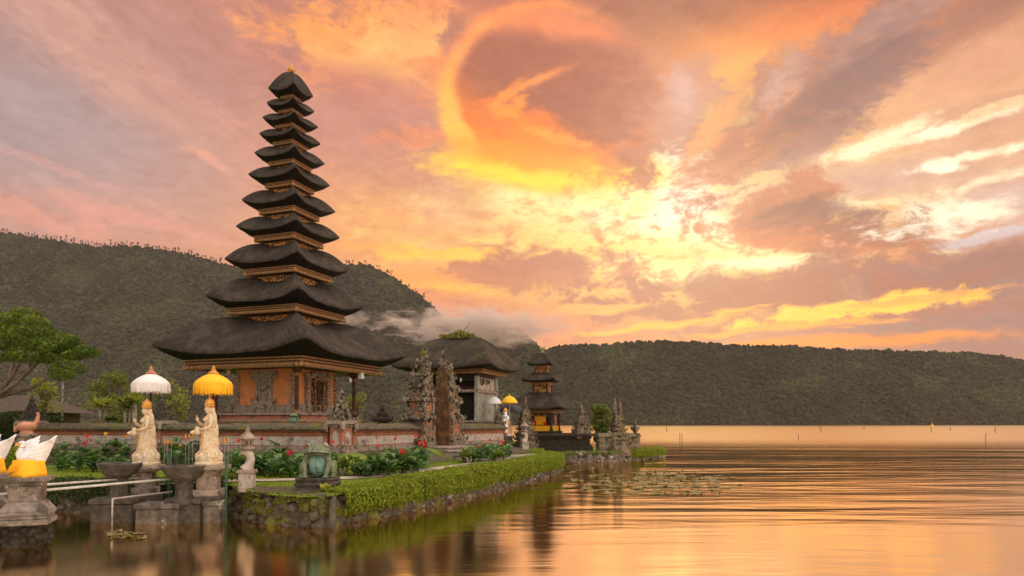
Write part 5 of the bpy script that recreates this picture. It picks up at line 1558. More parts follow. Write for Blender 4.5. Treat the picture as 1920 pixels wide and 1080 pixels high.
def swan_pier(px, pytop, d, label):
    c = P(px, pytop, d); zt = c.z
    g = thing('stone_pier', label, 'pier', (c.x, c.y, 0), rad(22), 'stone piers carrying the swans')
    m = MB(); m.bz(0, 0, zt - .10, zt, .80, .72); m.bz(0, 0, zt - .17, zt - .10, .66, .6); m.build('cap', MAT['pierstone'], g, bevel=.025)
    m = MB(); m.bz(0, 0, zt - .50, zt - .17, .54, .50, top=(1.04, 1.04))
    r = random.Random(int(px))
    for s in (-1, 1):
        for k in range(10):
            m.ell((s * r.uniform(.05, .28), -.26, zt - .22 - r.uniform(0, .12)), (.05, .03, .04), 1, jit=.4); m.ell((-.28, s * r.uniform(.05, .26), zt - .22 - r.uniform(0, .12)), (.03, .05, .04), 1, jit=.4)
        m.ell((0, -.26, zt - .35), (.10, .03, .09), 1, jit=.3); m.ell((-.28, 0, zt - .35), (.03, .10, .09), 1, jit=.3)
    m.build('shaft', MAT['pierstone'], g, bevel=.012)
    m = MB(); m.bz(0, 0, zt - .70, zt - .50, .86, .80, top=(.68, .68)); m.bz(0, 0, zt - .78, zt - .70, .88, .82); m.bz(0, 0, zt - .86, zt - .78, .82, .76); m.bz(0, 0, zt - .97, zt - .86, .90, .84); m.build('base_moulding', MAT['pierstone'], g, bevel=.02)
    m = MB(); m.bz(0, 0, -.4, zt - .97, .62, .58)
    for k in range(120):
        a = r.uniform(0, 6.283); sqf = 1 / max(abs(math.cos(a)), abs(math.sin(a)))
        m.ell((.32 * sqf * math.cos(a), .30 * sqf * math.sin(a), r.uniform(-.1, zt - .97)), (r.uniform(.05, .1),) * 3, 1, jit=.4)
    m.build('rubble_foot', MAT['platformstone'], g)
    return c
c = swan_pier(53, 893, 14.2, 'stepped grey stone pier with rubble foot standing in the water at lower left')
swan((c.x, c.y, c.z), rad(64), 'white swan statue with raised wings and yellow cloth, wholly in view on its pier', 1)
c = swan_pier(-22, 887, 15.0, 'stepped grey stone pier cut off by the left edge of the photo')
swan((c.x, c.y, c.z), rad(64), 'white swan statue cut off by the left edge of the photo', 2)

# terracotta bird far left
c = P(50, 815, 26); g = thing('bird_statue', 'terracotta bird statue with raised tail behind the swan wings', 'statue', (c.x, c.y, gz1(c.x, c.y)), rad(20))
zb = c.z - gz1(c.x, c.y)
m = MB(); m.ell((0, 0, zb + .3), (.34, .22, .20), 3); m.tube([(.2, 0, zb + .3), (.33, 0, zb + .5), (.36, 0, zb + .75), (.34, 0, zb + .86)], [.13, .09, .06, .04], 10); m.tube([(-.2, 0, zb + .3), (-.35, 0, zb + .22), (-.4, 0, zb + .1)], [.12, .08, .05], 10); m.ell((0, 0, zb + .05), (.25, .2, .15), 2)
link('body', voxel(m, .02, 3), MAT['terracotta'], g)
m = MB(); m.bz(0, 0, -.1, zb + .02, .5, .5); m.bz(0, 0, zb - .08, zb + .03, .62, .62); m.build('plinth', MAT['greystone'], g, bevel=.02)

# frog
FP = G(590, 919, .77)
ft = thing('stone_plinth', 'low stepped dark plinth under the green frog statue', 'plinth', (FP.x, FP.y + .30, .70), rad(-4))
m = MB()
for z0, z1, w, d in ((-.1, .12, 1.02, .86), (.12, .17, .94, .80), (.17, .27, 1.0, .84), (.27, .31, .92, .78), (.31, .38, .96, .8)): m.bz(0, 0, z0, z1, w, d)
m.build('plinth', MAT['darkstone'], ft, bevel=.02)
fg = thing('frog_statue', 'fat green bronze-coloured frog statue sitting upright with a teal belly', 'statue', (FP.x, FP.y + .30, 1.085), rad(4), scale=.94)
def frog_parts(fg, vs_):
    m = MB()                                              # faces -y
    m.ell((0, .02, .40), (.30, .28, .40), 3, (-.15, 0, 0)); m.ell((0, .12, .24), (.37, .32, .24), 3)
    m.ell((0, -.10, .75), (.345, .29, .135), 3); m.ell((0, -.17, .70), (.33, .25, .085), 3); m.ell((0, -.04, .84), (.25, .22, .10), 3)
    for s in (-1, 1): m.ell((s * .26, -.02, .60), (.11, .14, .14), 2)
    for s in (-1, 1):
        m.ell((s * .21, -.11, .90), (.095, .10, .095), 3)                       # eye bulges
        m.tube([(s * .28, -.08, .58), (s * .345, -.20, .40), (s * .30, -.29, .18), (s * .28, -.35, .06)], [.085, .085, .07, .055], 10)
        for j in (-1, 0, 1): m.tube([(s * .28, -.33, .05), (s * (.28 + .07 * j), -.44, .025)], [.04, .03], 7)
        m.ell((s * .37, .10, .25), (.15, .28, .23), 3, (.3, 0, s * .2)); m.tube([(s * .42, .26, .12), (s * .43, -.02, .06), (s * .43, -.14, .04)], [.09, .07, .06], 9)
        for j in (-1, 0, 1): m.tube([(s * .43, -.12, .04), (s * (.43 + .06 * j), -.24, .02)], [.04, .03], 7)
    body = link('body', voxel(m, vs_, 3), MAT['frog'], fg)
    m = MB(); m.ell((0, -.030, .375), (.272, .262, .372), 3, (-.15, 0, 0))
    b_ = m.build('belly', MAT['frogbelly'], fg, smooth=True)
    m = MB(); m.tube([(0, -.262, .55), (0, -.302, .38), (0, -.275, .16)], [.006, .01, .006], 6); m.build('belly_groove', MAT['frog'], b_)
    m = MB(); m.tube([(math.sin(a) * .345, -.15 - math.cos(a) * .275, .675 + .035 * math.cos(a * 1.6)) for a in np.linspace(-1.45, 1.45, 25)], [.016] * 25, 8); m.build('mouth', MAT['black'], fg, smooth=True)
    for s in (-1, 1):
        m = MB(); m.ell((s * .235, -.165, .915), (.058, .055, .055), 2); e_ = m.build('eye', MAT['palestone'], fg, smooth=True)
        m = MB(); m.ell((s * .245, -.212, .918), (.026, .018, .024), 2); m.build('pupil', MAT['black'], e_, smooth=True)
        m = MB(); m.ell((s * .075, -.40, .80), (.02, .02, .015), 1); m.build('nostril', MAT['black'], fg)
frog_parts(fg, .02)
c = P(553, 797, 27.9)
f2 = thing('frog_statue', 'small dark green frog figure sitting on the mossy wall cap', 'statue', (c.x, c.y - .15, 2.50), rad(15), scale=.47)
frog_parts(f2, .03)
# drain pipe in the frog's bank
a = G(622, 940, .62); m = MB(); m.tube([(a.x, a.y + .2, .66), (a.x + .02, a.y - .02, .6), (a.x + .10, a.y - .3, .2), (a.x + .13, a.y - .36, -.1)], [.07, .085, .085, .085], 10)
tag(m.build('drain_pipe', MAT['mossrock'], None, smooth=True), 'short dark drain pipe leaning down the bank right of the frog', 'pipe')

# stone lanterns
def lantern(pos, label, sc, rz):
    g = thing('stone_lantern', label, 'lantern', pos, rz, 'grey stone garden lanterns', sc)
    m = MB(); m.bz(0, 0, -.1, .46, .44, .44, top=(.94, .94)); m.build('plinth', MAT['palestone'], g, bevel=.02)
    m = MB(); m.bz(0, 0, .46, .56, .52, .46); m.build('base_slab', MAT['greystone'], g, bevel=.02)
    m = MB(); m.tube([(-.05, 0, .54), (.05, 0, .68), (.10, 0, .85), (.07, 0, 1.02), (-.03, 0, 1.10), (-.12, 0, 1.07), (-.13, 0, 1.00)], [.20, .15, .125, .125, .13, .10, .07], 12); m.ell((.0, 0, .60), (.20, .17, .10), 2)
    m.tube([(-.02, 0, 1.05), (-.0, 0, 1.16)], [.10, .13], 12)
    link('scroll_stem', voxel(m, .02, 2), MAT['palestone'], g)
    m = MB(); m.lathe([(.12, 1.14), (.22, 1.17), (.24, 1.21), (.17, 1.25)], n=8); m.build('platform', MAT['greystone'], g, bevel=.01)
    m = MB()
    for k in range(6):
        a = k * math.pi / 3; m.bz(.125 * math.cos(a), .125 * math.sin(a), 1.24, 1.46, .05, .05, a)
    m.lathe([(.17, 1.24), (.17, 1.27)], n=6); m.lathe([(.06, 1.25), (.06, 1.45)], n=6); m.lathe([(.18, 1.43), (.18, 1.47)], n=6); m.build('light_box', MAT['greystone'], g)
    m = MB(); m.lathe([(.20, 1.465), (.27, 1.48), (.255, 1.53), (.17, 1.60), (.09, 1.66), (.10, 1.69), (.05, 1.71), (.075, 1.75), (.04, 1.79), (.055, 1.82), (.01, 1.90)], n=12); m.build('roof', MAT['greystone'], g, smooth=True)
    return g
p = G(463, 915, .77); lantern((p.x, p.y, .76), 'curved grey stone lantern standing between the yellow parasol and the frog', .90, rad(8))
p = G(983, 846, .86); lantern((p.x, p.y, gz1(p.x, p.y)), 'pale grey stone lantern near the far end of the hedge', 1.02, rad(20))

# green metal gate and pole
def at(px, py, d): return P(px, py, d)
g0 = at(357, 868, 19.4); zb = gz1(g0.x, g0.y)
gt = thing('garden_gate', 'arched dark green metal garden gate between the maiden statues', 'gate', (g0.x, g0.y, zb), rad(-8))
m = MB(); H = P(357, 827, 19.4).z - zb
m.tube([(-.32, 0, -.1), (-.32, 0, H * .70), (-.18, 0, H * .80), (0, 0, H * .97), (.16, 0, H), (.28, 0, H * .95), (.32, 0, H * .75), (.32, 0, -.1)], .028, 8); m.tube([(-.32, 0, H * .3), (.32, 0, H * .3)], .02, 6); m.tube([(-.32, 0, H * .66), (.32, 0, H * .66)], .02, 6); m.build('gate_frame', MAT['greenmetal'], gt, smooth=True)
m = MB()
for k in range(-2, 3): m.tube([(k * .105, 0, H * .3), (k * .105, 0, H * .66 if k < 0 else H * .92)], .013, 6)
m.build('gate_bars', MAT['greenmetal'], gt, smooth=True)
for px, y0, d, lab in ((425, 850, 17.5, 'slim dark green metal pole standing in the water at the bank corner'), (317, 848, 18.6, 'slim dark green metal pole beside the left maiden statue')):
    a = P(px, y0, d); m = MB(); m.tube([(a.x, a.y, -.4), (a.x, a.y, a.z)], .038, 8); m.ell((a.x, a.y, a.z), .045, 2); tag(m.build('metal_pole', MAT['greenmetal'], None, smooth=True), lab, 'pole')

# white guardian statue with parasols near the islet
c = P(948, 817, 40.6)
g = thing('guardian_statue', 'white and orange guardian statue on a dark pedestal near the small pagoda', 'statue', (c.x, c.y, c.z), rad(30))
m = MB(); m.bz(0, 0, 0, .08, .5, .5)
m.tube([(0, .14, .05), (.02, .15, .4), (0, .10, .75)], [.10, .10, .13], 10); m.tube([(-.08, -.16, .05), (-.12, -.17, .4), (0, -.10, .75)], [.10, .10, .13], 10)
m.ell((0, 0, .78), (.18, .22, .15), 3); m.ell((0, 0, 1.0), (.17, .21, .2), 3); m.ell((-.02, 0, 1.14), (.16, .25, .10), 3); m.tube([(0, 0, 1.15), (0, 0, 1.28)], [.08, .07], 8); m.ell((-.02, 0, 1.36), (.12, .11, .13), 3); m.tube([(-.13, 0, 1.36), (-.16, 0, 1.33)], [.02, .025], 6)
m.tube([(0, .24, 1.14), (-.06, .34, .98), (-.2, .26, 1.05)], [.075, .065, .05], 9); m.tube([(0, -.24, 1.14), (-.04, -.36, .98), (-.18, -.28, .9)], [.075, .065, .05], 9)
finger_hand(m, (-.2, .26, 1.05), (-.3, -.2, 1), (-1, 0, 0), 1.4); finger_hand(m, (-.18, -.28, .9), (-1, .3, 0), (0, 0, 1), 1.4)
link('body', voxel(m, .02, 2), MAT['white'], g)
m = MB(); m.lathe([(.13, 1.42), (.16, 1.45), (.13, 1.50), (.11, 1.55), (.06, 1.62), (.01, 1.68)], (-.01, 0, 0), 12); m.build('crown', MAT['ochre'], g, smooth=True)
m = MB(); m.lathe([(.22, .62), (.235, .72), (.20, .86), (.185, .9)], n=14); m.bz(-.2, 0, .35, .72, .06, .16); m.build('loincloth', MAT['terracotta'], g, smooth=True)
pg_ = thing('pedestal', 'dark stone pedestal under the white guardian statue', 'pedestal', (c.x, c.y, 0), rad(30))
m = MB(); m.bz(0, 0, .5, c.z - .12, .62, .62); m.bz(0, 0, c.z - .12, c.z, .8, .8); m.bz(0, 0, .5, 1.1, .85, .85); m.build('block', MAT['darkstone'], pg_, bevel=.02)
def dome_parasol(px, pytop, d, R_, label, mat):
    a = P(px, pytop, d); z0 = gz1(a.x, a.y); H = a.z - z0
    g = thing('parasol', label, 'parasol', (a.x, a.y, z0), 0, 'small domed parasols by the guardian statue')
    m = MB(); m.tube([(0, 0, -.1), (0, 0, H)], .03, 6); m.build('pole', MAT['palestone'], g)
    m = MB(); m.lathe([(.01, H), (R_ * .35, H - .05), (R_ * .68, H - .18), (R_ * .92, H - .36), (R_, H - .44), (R_ * .97, H - .46), (R_ * .6, H - .26), (.04, H - .1)], n=20); m.build('canopy', mat, g, smooth=True)
    m = MB(); m.lathe([(.04, H - .01), (.05, H + .04), (.01, H + .1)], n=8); m.build('finial', mat, g)
dome_parasol(955, 742, 41.4, .53, 'bright yellow domed parasol above the white guardian statue', MAT['yellow'])
dome_parasol(927, 744, 42.4, .50, 'white domed parasol half hidden behind the pavilion', MAT['whitecloth'])
MAT['bluecloth'] = mottle('dark_blue_cloth', (.06, .06, .08), (.045, .045, .06), 3, .8, .1)
dome_parasol(958, 757, 42.5, .85, 'wide faded dark parasol below the yellow one', MAT['bluecloth'])

# carved spires around the islet
def spire(px, pytop, pybase, d, w, label, seed, nm='carved_spire', cat='stone carving', twin=False):
    a = P(px, pybase, d); z0 = a.z; H = P(px, pytop, d).z - z0
    g = thing(nm, label, cat, (a.x, a.y, z0), rad(20))
    m = MB(); r = random.Random(seed)
    m.bz(0, 0, -.3, H * .12, w * 1.25, w * 1.1); m.build('plinth', MAT['spirestone'], g, bevel=.02)
    m = MB()
    n = 7
    for i in range(n):
        f = i / n; z = H * (.12 + .62 * f); hh = H * .62 / n; ww = w * (1 - .62 * f)
        m.bz(0, 0, z, z + hh * .6, ww, ww * .9); m.bz(0, 0, z + hh * .6, z + hh, ww * .78, ww * .7)
        for sx in (-1, 1):
            for sy in (-1, 1): horn(m, (sx * ww * .45, sy * ww * .4, z), (sx, sy), ww * .26 + .03)
        for _ in range(9):
            q = r.uniform(0, 6.28); m.ell((math.cos(q) * ww * .5, math.sin(q) * ww * .45, z + r.uniform(0, hh)), (r.uniform(.09, .17) * ww, r.uniform(.09, .17) * ww, r.uniform(.1, .22) * ww), 1, jit=.6)
    if twin:
        for s in (-1, 1): m.tube([(s * w * .16, 0, H * .70), (s * w * .17, 0, H * .9), (s * w * .15, 0, H)], [w * .15, w * .09, .02], 7)
    else: m.tube([(0, 0, H * .7), (0, 0, H * .88), (.02, 0, H)], [w * .18, w * .10, .015], 7)
    m.build('carving', MAT['spirestone'], g)
    return g
spire(985, 742, 845, 42.3, 1.05, 'tall mossy carved spire left of the small pagoda behind the stone lantern', 3)
spire(934, 757, 840, 40.2, .75, 'squat carved wall-end spire left of the white guardian statue', 4)
spire(1158, 745, 846, 46.6, 1.15, 'tall grey twin-peaked carved gate post right of the small pagoda', 5, twin=True)
spire(1090, 752, 814, 46.6, .85, 'dark mossy stone guardian figure at the platform corner beside the small pagoda', 6, 'guardian_carving')
# shrine roof beyond the wall
c = P(716, 790, 44); g = thing('shrine', 'small dark pointed shrine roof peeping over the wall', 'shrine', (c.x, c.y, 1.0), rad(20))
m = MB(); m.bz(0, 0, 0, c.z - 1.0, .6, .6); m.build('body', MAT['platformstone'], g)
m = MB(); zt = c.z - 1.0; m.sq([(.48, zt - .05), (.52, zt + .12), (.36, zt + .32), (.3, zt + .55), (.14, zt + .62), (.12, zt + .85), (.04, zt + .92), (.02, zt + 1.15)])
for sx in (-1, 1):
    for sy in (-1, 1): horn(m, (sx * .44, sy * .44, zt + .08), (sx, sy), .28)
m.build('roof', MAT['platformstone'], g)
# short stone walls and urn at the islet's right end
def block_wall(px0, px1, pyt, d, label):
    a = P(px0, pyt, d); b2 = P(px1, pyt, d + .4); dv = b2 - a
    g = thing('block_wall', label, 'wall', (a.x, a.y, .4), math.atan2(dv.y, dv.x)); L = math.hypot(dv.x, dv.y); h = a.z - .4
    m = MB()
    for j in range(3):
        z0 = j * (h - .25) / 3; nb = 2
        for k in range(nb): m.bz(L * (k + .5) / nb, 0, z0, z0 + (h - .25) / 3 - .015, L / nb - .015, .55)
    m.build('blocks', MAT['mosscap2'], g, bevel=.02)
    m = MB(); m.bz(L / 2, 0, h - .25, h, L + .12, .75, top=(.9, .45)); m.build('coping', MAT['mosscap2'], g, bevel=.02)
MAT['mosscap2'] = mottle('lichened_sandstone', (.20, .16, .10), (.11, .09, .058), 4, .9, .4, c3=(.06, .05, .032), s3=2.5)
block_wall(1120, 1149, 812, 45.9, 'short lichened stone wall left of the twin-peaked gate post')
block_wall(1170, 1197, 812, 47.2, 'short lichened stone wall right of the twin-peaked gate post')
c = P(1191, 842, 47.5); g = thing('stone_urn', 'lidded stone urn on a post at the right end of the islet', 'urn', (c.x, c.y, c.z), 0)
zt = P(1191, 813, 47.5).z - c.z
m = MB(); m.bz(0, 0, -.3, zt - .1, .42, .42); m.bz(0, 0, zt - .1, zt, .55, .55); m.build('post', MAT['gatestone'], g, bevel=.02)
m = MB(); m.lathe([(.14, zt), (.12, zt + .12), (.30, zt + .3), (.36, zt + .42), (.26, zt + .5), (.14, zt + .58), (.17, zt + .66), (.08, zt + .78), (.1, zt + .84), (.01, zt + 1.0)], n=14); m.build('urn', MAT['gatestone'], g, smooth=True)

# stakes in the lake
for i, (px, yt, yb, lean) in enumerate(((1279, 813, 842, 0), (1275, 812, 840, 0), (1497, 814, 825, 0), (1538, 799, 811, .35), (1746, 801, 811, 0), (1782, 800, 807, 0), (1849, 812, 833, -.1), (1866, 799, 812, 0), (1250, 800, 810, 0), (1620, 800, 806, .1))):
    a = G(px, yb, 0); H = P(px, yt, a.y).z; m = MB(); m.tube([(a.x, a.y, -.5), (a.x + lean * H * .5, a.y, H * .5), (a.x - lean * H * .3, a.y, H)], .03 * max(1, a.y / 70), 5)
    tag(m.build('stake', MAT['wood'], None), 'thin wooden stake standing in the open lake', 'stake', 'stakes in the lake')
a = G(1748, 799.5, 0); m = MB(); m.ell((a.x, a.y, .9), (1.4, .8, 1.2), 2); m.tube([(a.x, a.y, 1), (a.x, a.y, 4)], .2, 5); tag(m.build('buoy', MAT['yellow'], None), 'tiny yellow float far out on the lake', 'float')

# old tiled house far left
c = P(20, 775, 52); h_ = thing('house', 'low house with a brown tiled hip roof behind the left trees', 'house', (c.x, c.y, .8), rad(10))
zt = P(20, 772, 52).z - .8
m = MB(); m.bz(0, 0, 0, zt, 7.6, 5); m.build('wall', MAT['darkwood'], h_)
m = MB(); m.add([(-4.8, -3.2, zt - .1), (4.8, -3.2, zt - .1), (4.8, 3.2, zt - .1), (-4.8, 3.2, zt - .1), (-2.2, 0, zt + 1.25), (2.2, 0, zt + 1.25)], [(0, 1, 5, 4), (1, 2, 5), (2, 3, 4, 5), (3, 0, 4), (3, 2, 1, 0)]); m.build('roof', MAT['rooftile'], h_)
c = P(116, 800, 45); zt = P(116, 706, 45).z; m = MB(); m.tube([(c.x, c.y, .5), (c.x, c.y, zt)], .07, 7); m.ell((c.x, c.y, zt), .12, 2); tag(m.build('flag_pole', MAT['rock'], None, smooth=True), 'thin grey pole standing beyond the left wall', 'pole')
# cable between pagoda and gate
a = P(716, 702, 38.0); b2 = P(762, 704, 33.0); m = MB(); m.tube([a + (b2 - a) * f + Vector((0, 0, -.25 * math.sin(f * math.pi))) for f in np.linspace(0, 1, 9)], .012, 5); tag(m.build('cable', MAT['black'], None), 'sagging black cable from the pagoda eave to the split gate', 'cable')

# ------------------------------------------------------------------ plants
def clump_points(centers, radii, per, seed, flat=.6, shell=True):
    R = np.random.RandomState(seed); out = []; nor = []
    for c, rr in zip(centers, radii):
        n = max(6, int(per * rr * rr)); d = R.normal(size=(n, 3)); d /= np.linalg.norm(d, axis=1)[:, None]
        f = R.uniform(.55 if shell else 0, 1.05, n) ** .6
        out.append(np.array(c) + d * f[:, None] * rr * np.array([1, 1, flat])); nor.append(d)
    return np.concatenate(out), np.concatenate(nor)
def tree(name, label, base, trunk, branches, clumps, radii, per, size, mat, seed, flat=.55, group=None, bark='bark', cat='tree'):
    """base in world; everything else relative to it"""
    g = thing(name, label, cat, base, 0, group)
    m = MB()
    for pts, rads in [trunk] + branches: m.tube(pts, rads, 7)
    m.build('trunk', MAT[bark], g, smooth=True)
    pts, nor = clump_points(clumps, radii, per, seed, flat)
    leaves('crown', pts, size, mat, g, normals=nor, nw=.6, up=.35, aspect=.55, seed=seed)
    return g
# big spreading tree at the left edge
r = random.Random(21); D = 30.0
b0 = P(-28, 800, D); bx = Vector((b0.x, b0.y, 1.0))
fork = P(-8, 745, D) - bx
cl = []; ra = []
TOPS = [(-75, 620), (-40, 600), (-10, 597), (25, 598), (52, 592), (60, 600), (5, 620), (35, 622), (70, 622), (85, 620), (100, 634), (118, 635), (140, 645), (155, 655), (165, 662), (128, 655), (95, 650), (60, 645), (30, 648), (0, 645), (-30, 640), (-60, 650), (110, 665), (80, 670), (48, 668), (15, 668), (140, 668), (-20, 672), (125, 690), (118, 700), (-50, 680), (20, 610), (45, 632), (75, 640), (105, 648)]
for px, py in TOPS:
    p = P(px + r.uniform(-6, 6), py + r.uniform(-4, 6), D + r.uniform(-2.0, 2.0)) - bx
    cl.append(p); ra.append(r.uniform(.42, .72))
br = []
for px, py in ((120, 690), (75, 672), (30, 660), (-10, 650), (95, 655), (-50, 660), (55, 650)):
    e = P(px, py, D + r.uniform(-1.2, 1.2)) - bx; mid = fork.lerp(e, .5) + Vector((r.uniform(-.2, .2), 0, -.18))
    br.append(([fork, mid, e], [.12, .08, .04]))
    for _ in range(3):
        e2 = e + Vector((r.uniform(-.8, .8), r.uniform(-.6, .6), r.uniform(.2, .9))); br.append(([mid.lerp(e, .6), e2], [.045, .015]))
tree('spreading_tree', 'wide umbrella-shaped green tree with bare slanting branches at the left edge', bx, ([Vector((0, 0, -.3)), fork * .5, fork], [.22, .17, .14]), br, cl, ra, 1050, .15, MAT['treeleaf'], 31, .5)
# smaller trees behind the wall
def small_tree(px, pyt, pyb, d, wpx, label, mat, seed, n=22, per=420, size=.15, flat=.75, zlow=.35):
    r = random.Random(seed); top = P(px, pyt, d); b = Vector((top.x, d, max(.8, P(px, pyb, d).z))); H = top.z - b.z; w = wpx / F * d / 2
    cl = []; ra = []; br = []
    for i in range(n):
        f = r.uniform(zlow, .95); k = math.sqrt(max(.05, 1 - ((f - .6) / .45) ** 2)) ; x = r.uniform(-1, 1) * w * k * .85; y = r.uniform(-1, 1) * w * .6 * k
        cl.append((x, y, H * f)); ra.append(r.uniform(.16, .30) * w + .12); br.append(([(0, 0, H * .25), (x * .5, y * .5, H * f * .75), (x, y, H * f)], [.05, .035, .015]))
    return tree('tree', label, b, ([(0, 0, -.3), (.03, 0, H * .3), (0, 0, H * .55)], [.10, .08, .05]), br, cl, ra, per, size, mat, seed, flat)
small_tree(85, 703, 800, 34, 58, 'small lime-green tree standing before the tiled house roof', MAT['limeleaf'], 41, 16)
small_tree(212, 698, 800, 46, 82, 'round feathery green tree left of the white parasol', MAT['midleaf'], 42, 30, 300, .2)
small_tree(300, 703, 800, 47, 66, 'bushy green tree right behind the white parasol', MAT['midleaf'], 43, 26, 300, .2, zlow=.1)
small_tree(335, 715, 800, 44, 50, 'leafy lime-green tree between the two parasols', MAT['limeleaf'], 44, 20, 300, .18, zlow=.15)
small_tree(235, 742, 805, 42, 90, 'dark low tree behind the wall left of the maiden statue', MAT['midleaf'], 45, 24, 300, .16, zlow=.05)
small_tree(668, 738, 800, 42, 44, 'feathery yellow-green bamboo clump behind the corner pier', MAT['limeleaf'], 46, 20, 300, .16, zlow=.1)
small_tree(1124, 758, 830, 48.5, 42, 'round green bush tree beside the twin-peaked gate post', MAT['midleaf'], 47, 60, 700, .17, zlow=.08)
small_tree(8, 790, 830, 36, 60, 'clipped dark shrub below the house roof at the left edge', MAT['hedgedark'], 48, 20, 420, .14, zlow=.0)
# star-shaped plants with blade leaves
def rosette(m, c, R_, n, r, up=.7, w=.06):
    for i in range(n):
        a = r.uniform(0, 6.283); e = r.uniform(.2, 1.2); L = R_ * r.uniform(.7, 1.1); d = Vector((math.cos(a) * math.cos(e), math.sin(a) * math.cos(e), math.sin(e) * up)); s = Vector((-math.sin(a), math.cos(a), 0)) * w
        p = Vector(c); q = p + d * L * .55; t_ = p + d * L + Vector((0, 0, -.25 * L * (1.1 - e)))
        m.add([p - s * .6, p + s * .6, q + s, q - s, t_], [(0, 1, 2, 3), (3, 2, 4)])
def blade_plant(px, py, d, R_, label, mat, seed, stems=3, h=.8, name='palm_plant', z=None, n=26, up=.7, w=.05):
    b = P(px, py, d)
    g = thing(name, label, 'plant', (b.x, b.y, b.z if z is None else z), 0); r = random.Random(seed)
    m = MB(); st = MB(); 
    for k in range(stems):
        x, y = r.uniform(-.4, .4) * R_ * (stems > 1), r.uniform(-.4, .4) * R_ * (stems > 1); hh = h * r.uniform(.7, 1.1)
        if h > .1: st.tube([(x * .6, y * .6, -.1), (x, y, hh)], [.05, .035], 6)
        rosette(m, (x, y, hh), R_, n, r, up, w)
    if h > .1: st.build('stem', MAT['palestone'], g, smooth=True)
    m.build('leaves', mat, g)
    return g
for i, (px, py, R_, h, mt, lb) in enumerate(((190, 798, .95, 1.1, 'limeleaf', 'spiky lime fan palm behind the wall, left of the white parasol'), (210, 800, .6, .4, 'midleaf', 'low spiky palm seedling behind the wall'), (238, 800, .9, 1.2, 'midleaf', 'green palm with white stems behind the wall'),
                                          (258, 800, .8, 1.2, 'limeleaf', 'pale green palm with white stems just left of the maiden statue'), (300, 800, .8, .9, 'midleaf', 'spiky green palm between the two maiden statues'))):
    blade_plant(px, py, 37 - i * .4, R_, lb, MAT[mt], 60 + i, 4, h)
def mound(px, pyt, pyb, d, wpx, label, mat, seed, n=6000, size=.11, cat='hedge', name='hedge'):
    a = P(px, pyb, d); zt = P(px, pyt, d).z; w = wpx / F * d; z0 = gz1(a.x, a.y) if inside(np.array([a.x]), np.array([a.y]))[0] else .7
    g = thing(name, label, cat, (a.x, a.y, z0), 0); R = np.random.RandomState(seed); H = zt - z0
    p = np.stack([R.uniform(-w / 2, w / 2, n), R.uniform(-.7, .7, n), R.uniform(0, H, n)], -1); k = R.randint(0, 3, n)
    hb = H * (.82 + .36 * (fbm(p[:, 0] * .8 + 9, p[:, 0] * 0, 3, seed) - .3))
    p[:, 2] = np.where(k == 0, hb, p[:, 2] * hb / H); p[:, 1] = np.where(k == 1, -.7 + R.normal(size=n) * .06, p[:, 1]); p += R.normal(size=(n, 3)) * .04
    nm = np.where((k == 0)[:, None], [[0, 0, 1.]], [[0, -1., .2]])
    leaves('foliage', p, size, mat, g, normals=nm, seed=seed)
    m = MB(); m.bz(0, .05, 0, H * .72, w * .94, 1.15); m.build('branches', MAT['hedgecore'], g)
mound(50, 768, 835, 33, 120, 'dark clipped hedge in front of the small lime tree at far left', MAT['hedgedark'], 5)
mound(25, 838, 872, 24.5, 60, 'low bright green hedge behind the swan wings', MAT['hedgeleaf'], 6, 3500, .09)

# cannas in the flower beds: a stem group with broad leaves and a flower head
def canna_mesh(seed, nst=3, h=.95):
    r = random.Random(seed); lf = MB(); st = MB(); tips = []
    for s in range(nst):
        x, y = r.uniform(-.16, .16), r.uniform(-.12, .12); hh = h * r.uniform(.7, 1.0); lx, ly = x + r.uniform(-.1, .1), y + r.uniform(-.08, .08)
        st.tube([(x, y, -.05), (lx, ly, hh)], [.02, .012], 5); tips.append((lx, ly, hh))
        for k in range(r.randint(5, 7)):
            f = r.uniform(.08, .85); a = r.uniform(0, 6.283); L = r.uniform(.42, .66); w = L * r.uniform(.34, .46); el_ = r.uniform(.25, 1.0)
            b_ = Vector((x + (lx - x) * f, y + (ly - y) * f, hh * f)); d = Vector((math.cos(a) * math.cos(el_), math.sin(a) * math.cos(el_), math.sin(el_))); sd = Vector((-math.sin(a), math.cos(a), 0)); up = sd.cross(d) * -1
            vs = []
            for q, wq, dr in ((0, .12, 0), (.25, .75, .0), (.5, 1, -.03), (.78, .72, -.10), (1, .04, -.2)):
                c = b_ + d * L * q + Vector((0, 0, dr * L * 1.6))
                vs += [c - sd * w * .5 * wq + Vector((0, 0, .06 * wq * w * 2)), c, c + sd * w * .5 * wq + Vector((0, 0, .06 * wq * w * 2))]
            fs = []
            for q in range(4):
                for e in range(2): fs.append((q * 3 + e, q * 3 + e + 1, (q + 1) * 3 + e + 1, (q + 1) * 3 + e))
            lf.add(vs, fs)
    return lf, st, tips
def flower_mb(c, r, sz=.1):
    m = MB(); c = Vector(c)
    for k in range(9):
        a = r.uniform(0, 6.283); e = r.uniform(-.2, 1.3); d = Vector((math.cos(a) * math.cos(e), math.sin(a) * math.cos(e), math.sin(e))); s = d.cross(Vector((0, 0, 1))).normalized() * sz * .42; o = c + Vector((0, 0, r.uniform(-.05, .07)))
        m.add([o, o + d * sz * .6 - s, o + d * sz * 1.15, o + d * sz * .6 + s], [(0, 1, 2, 3)])
    return m
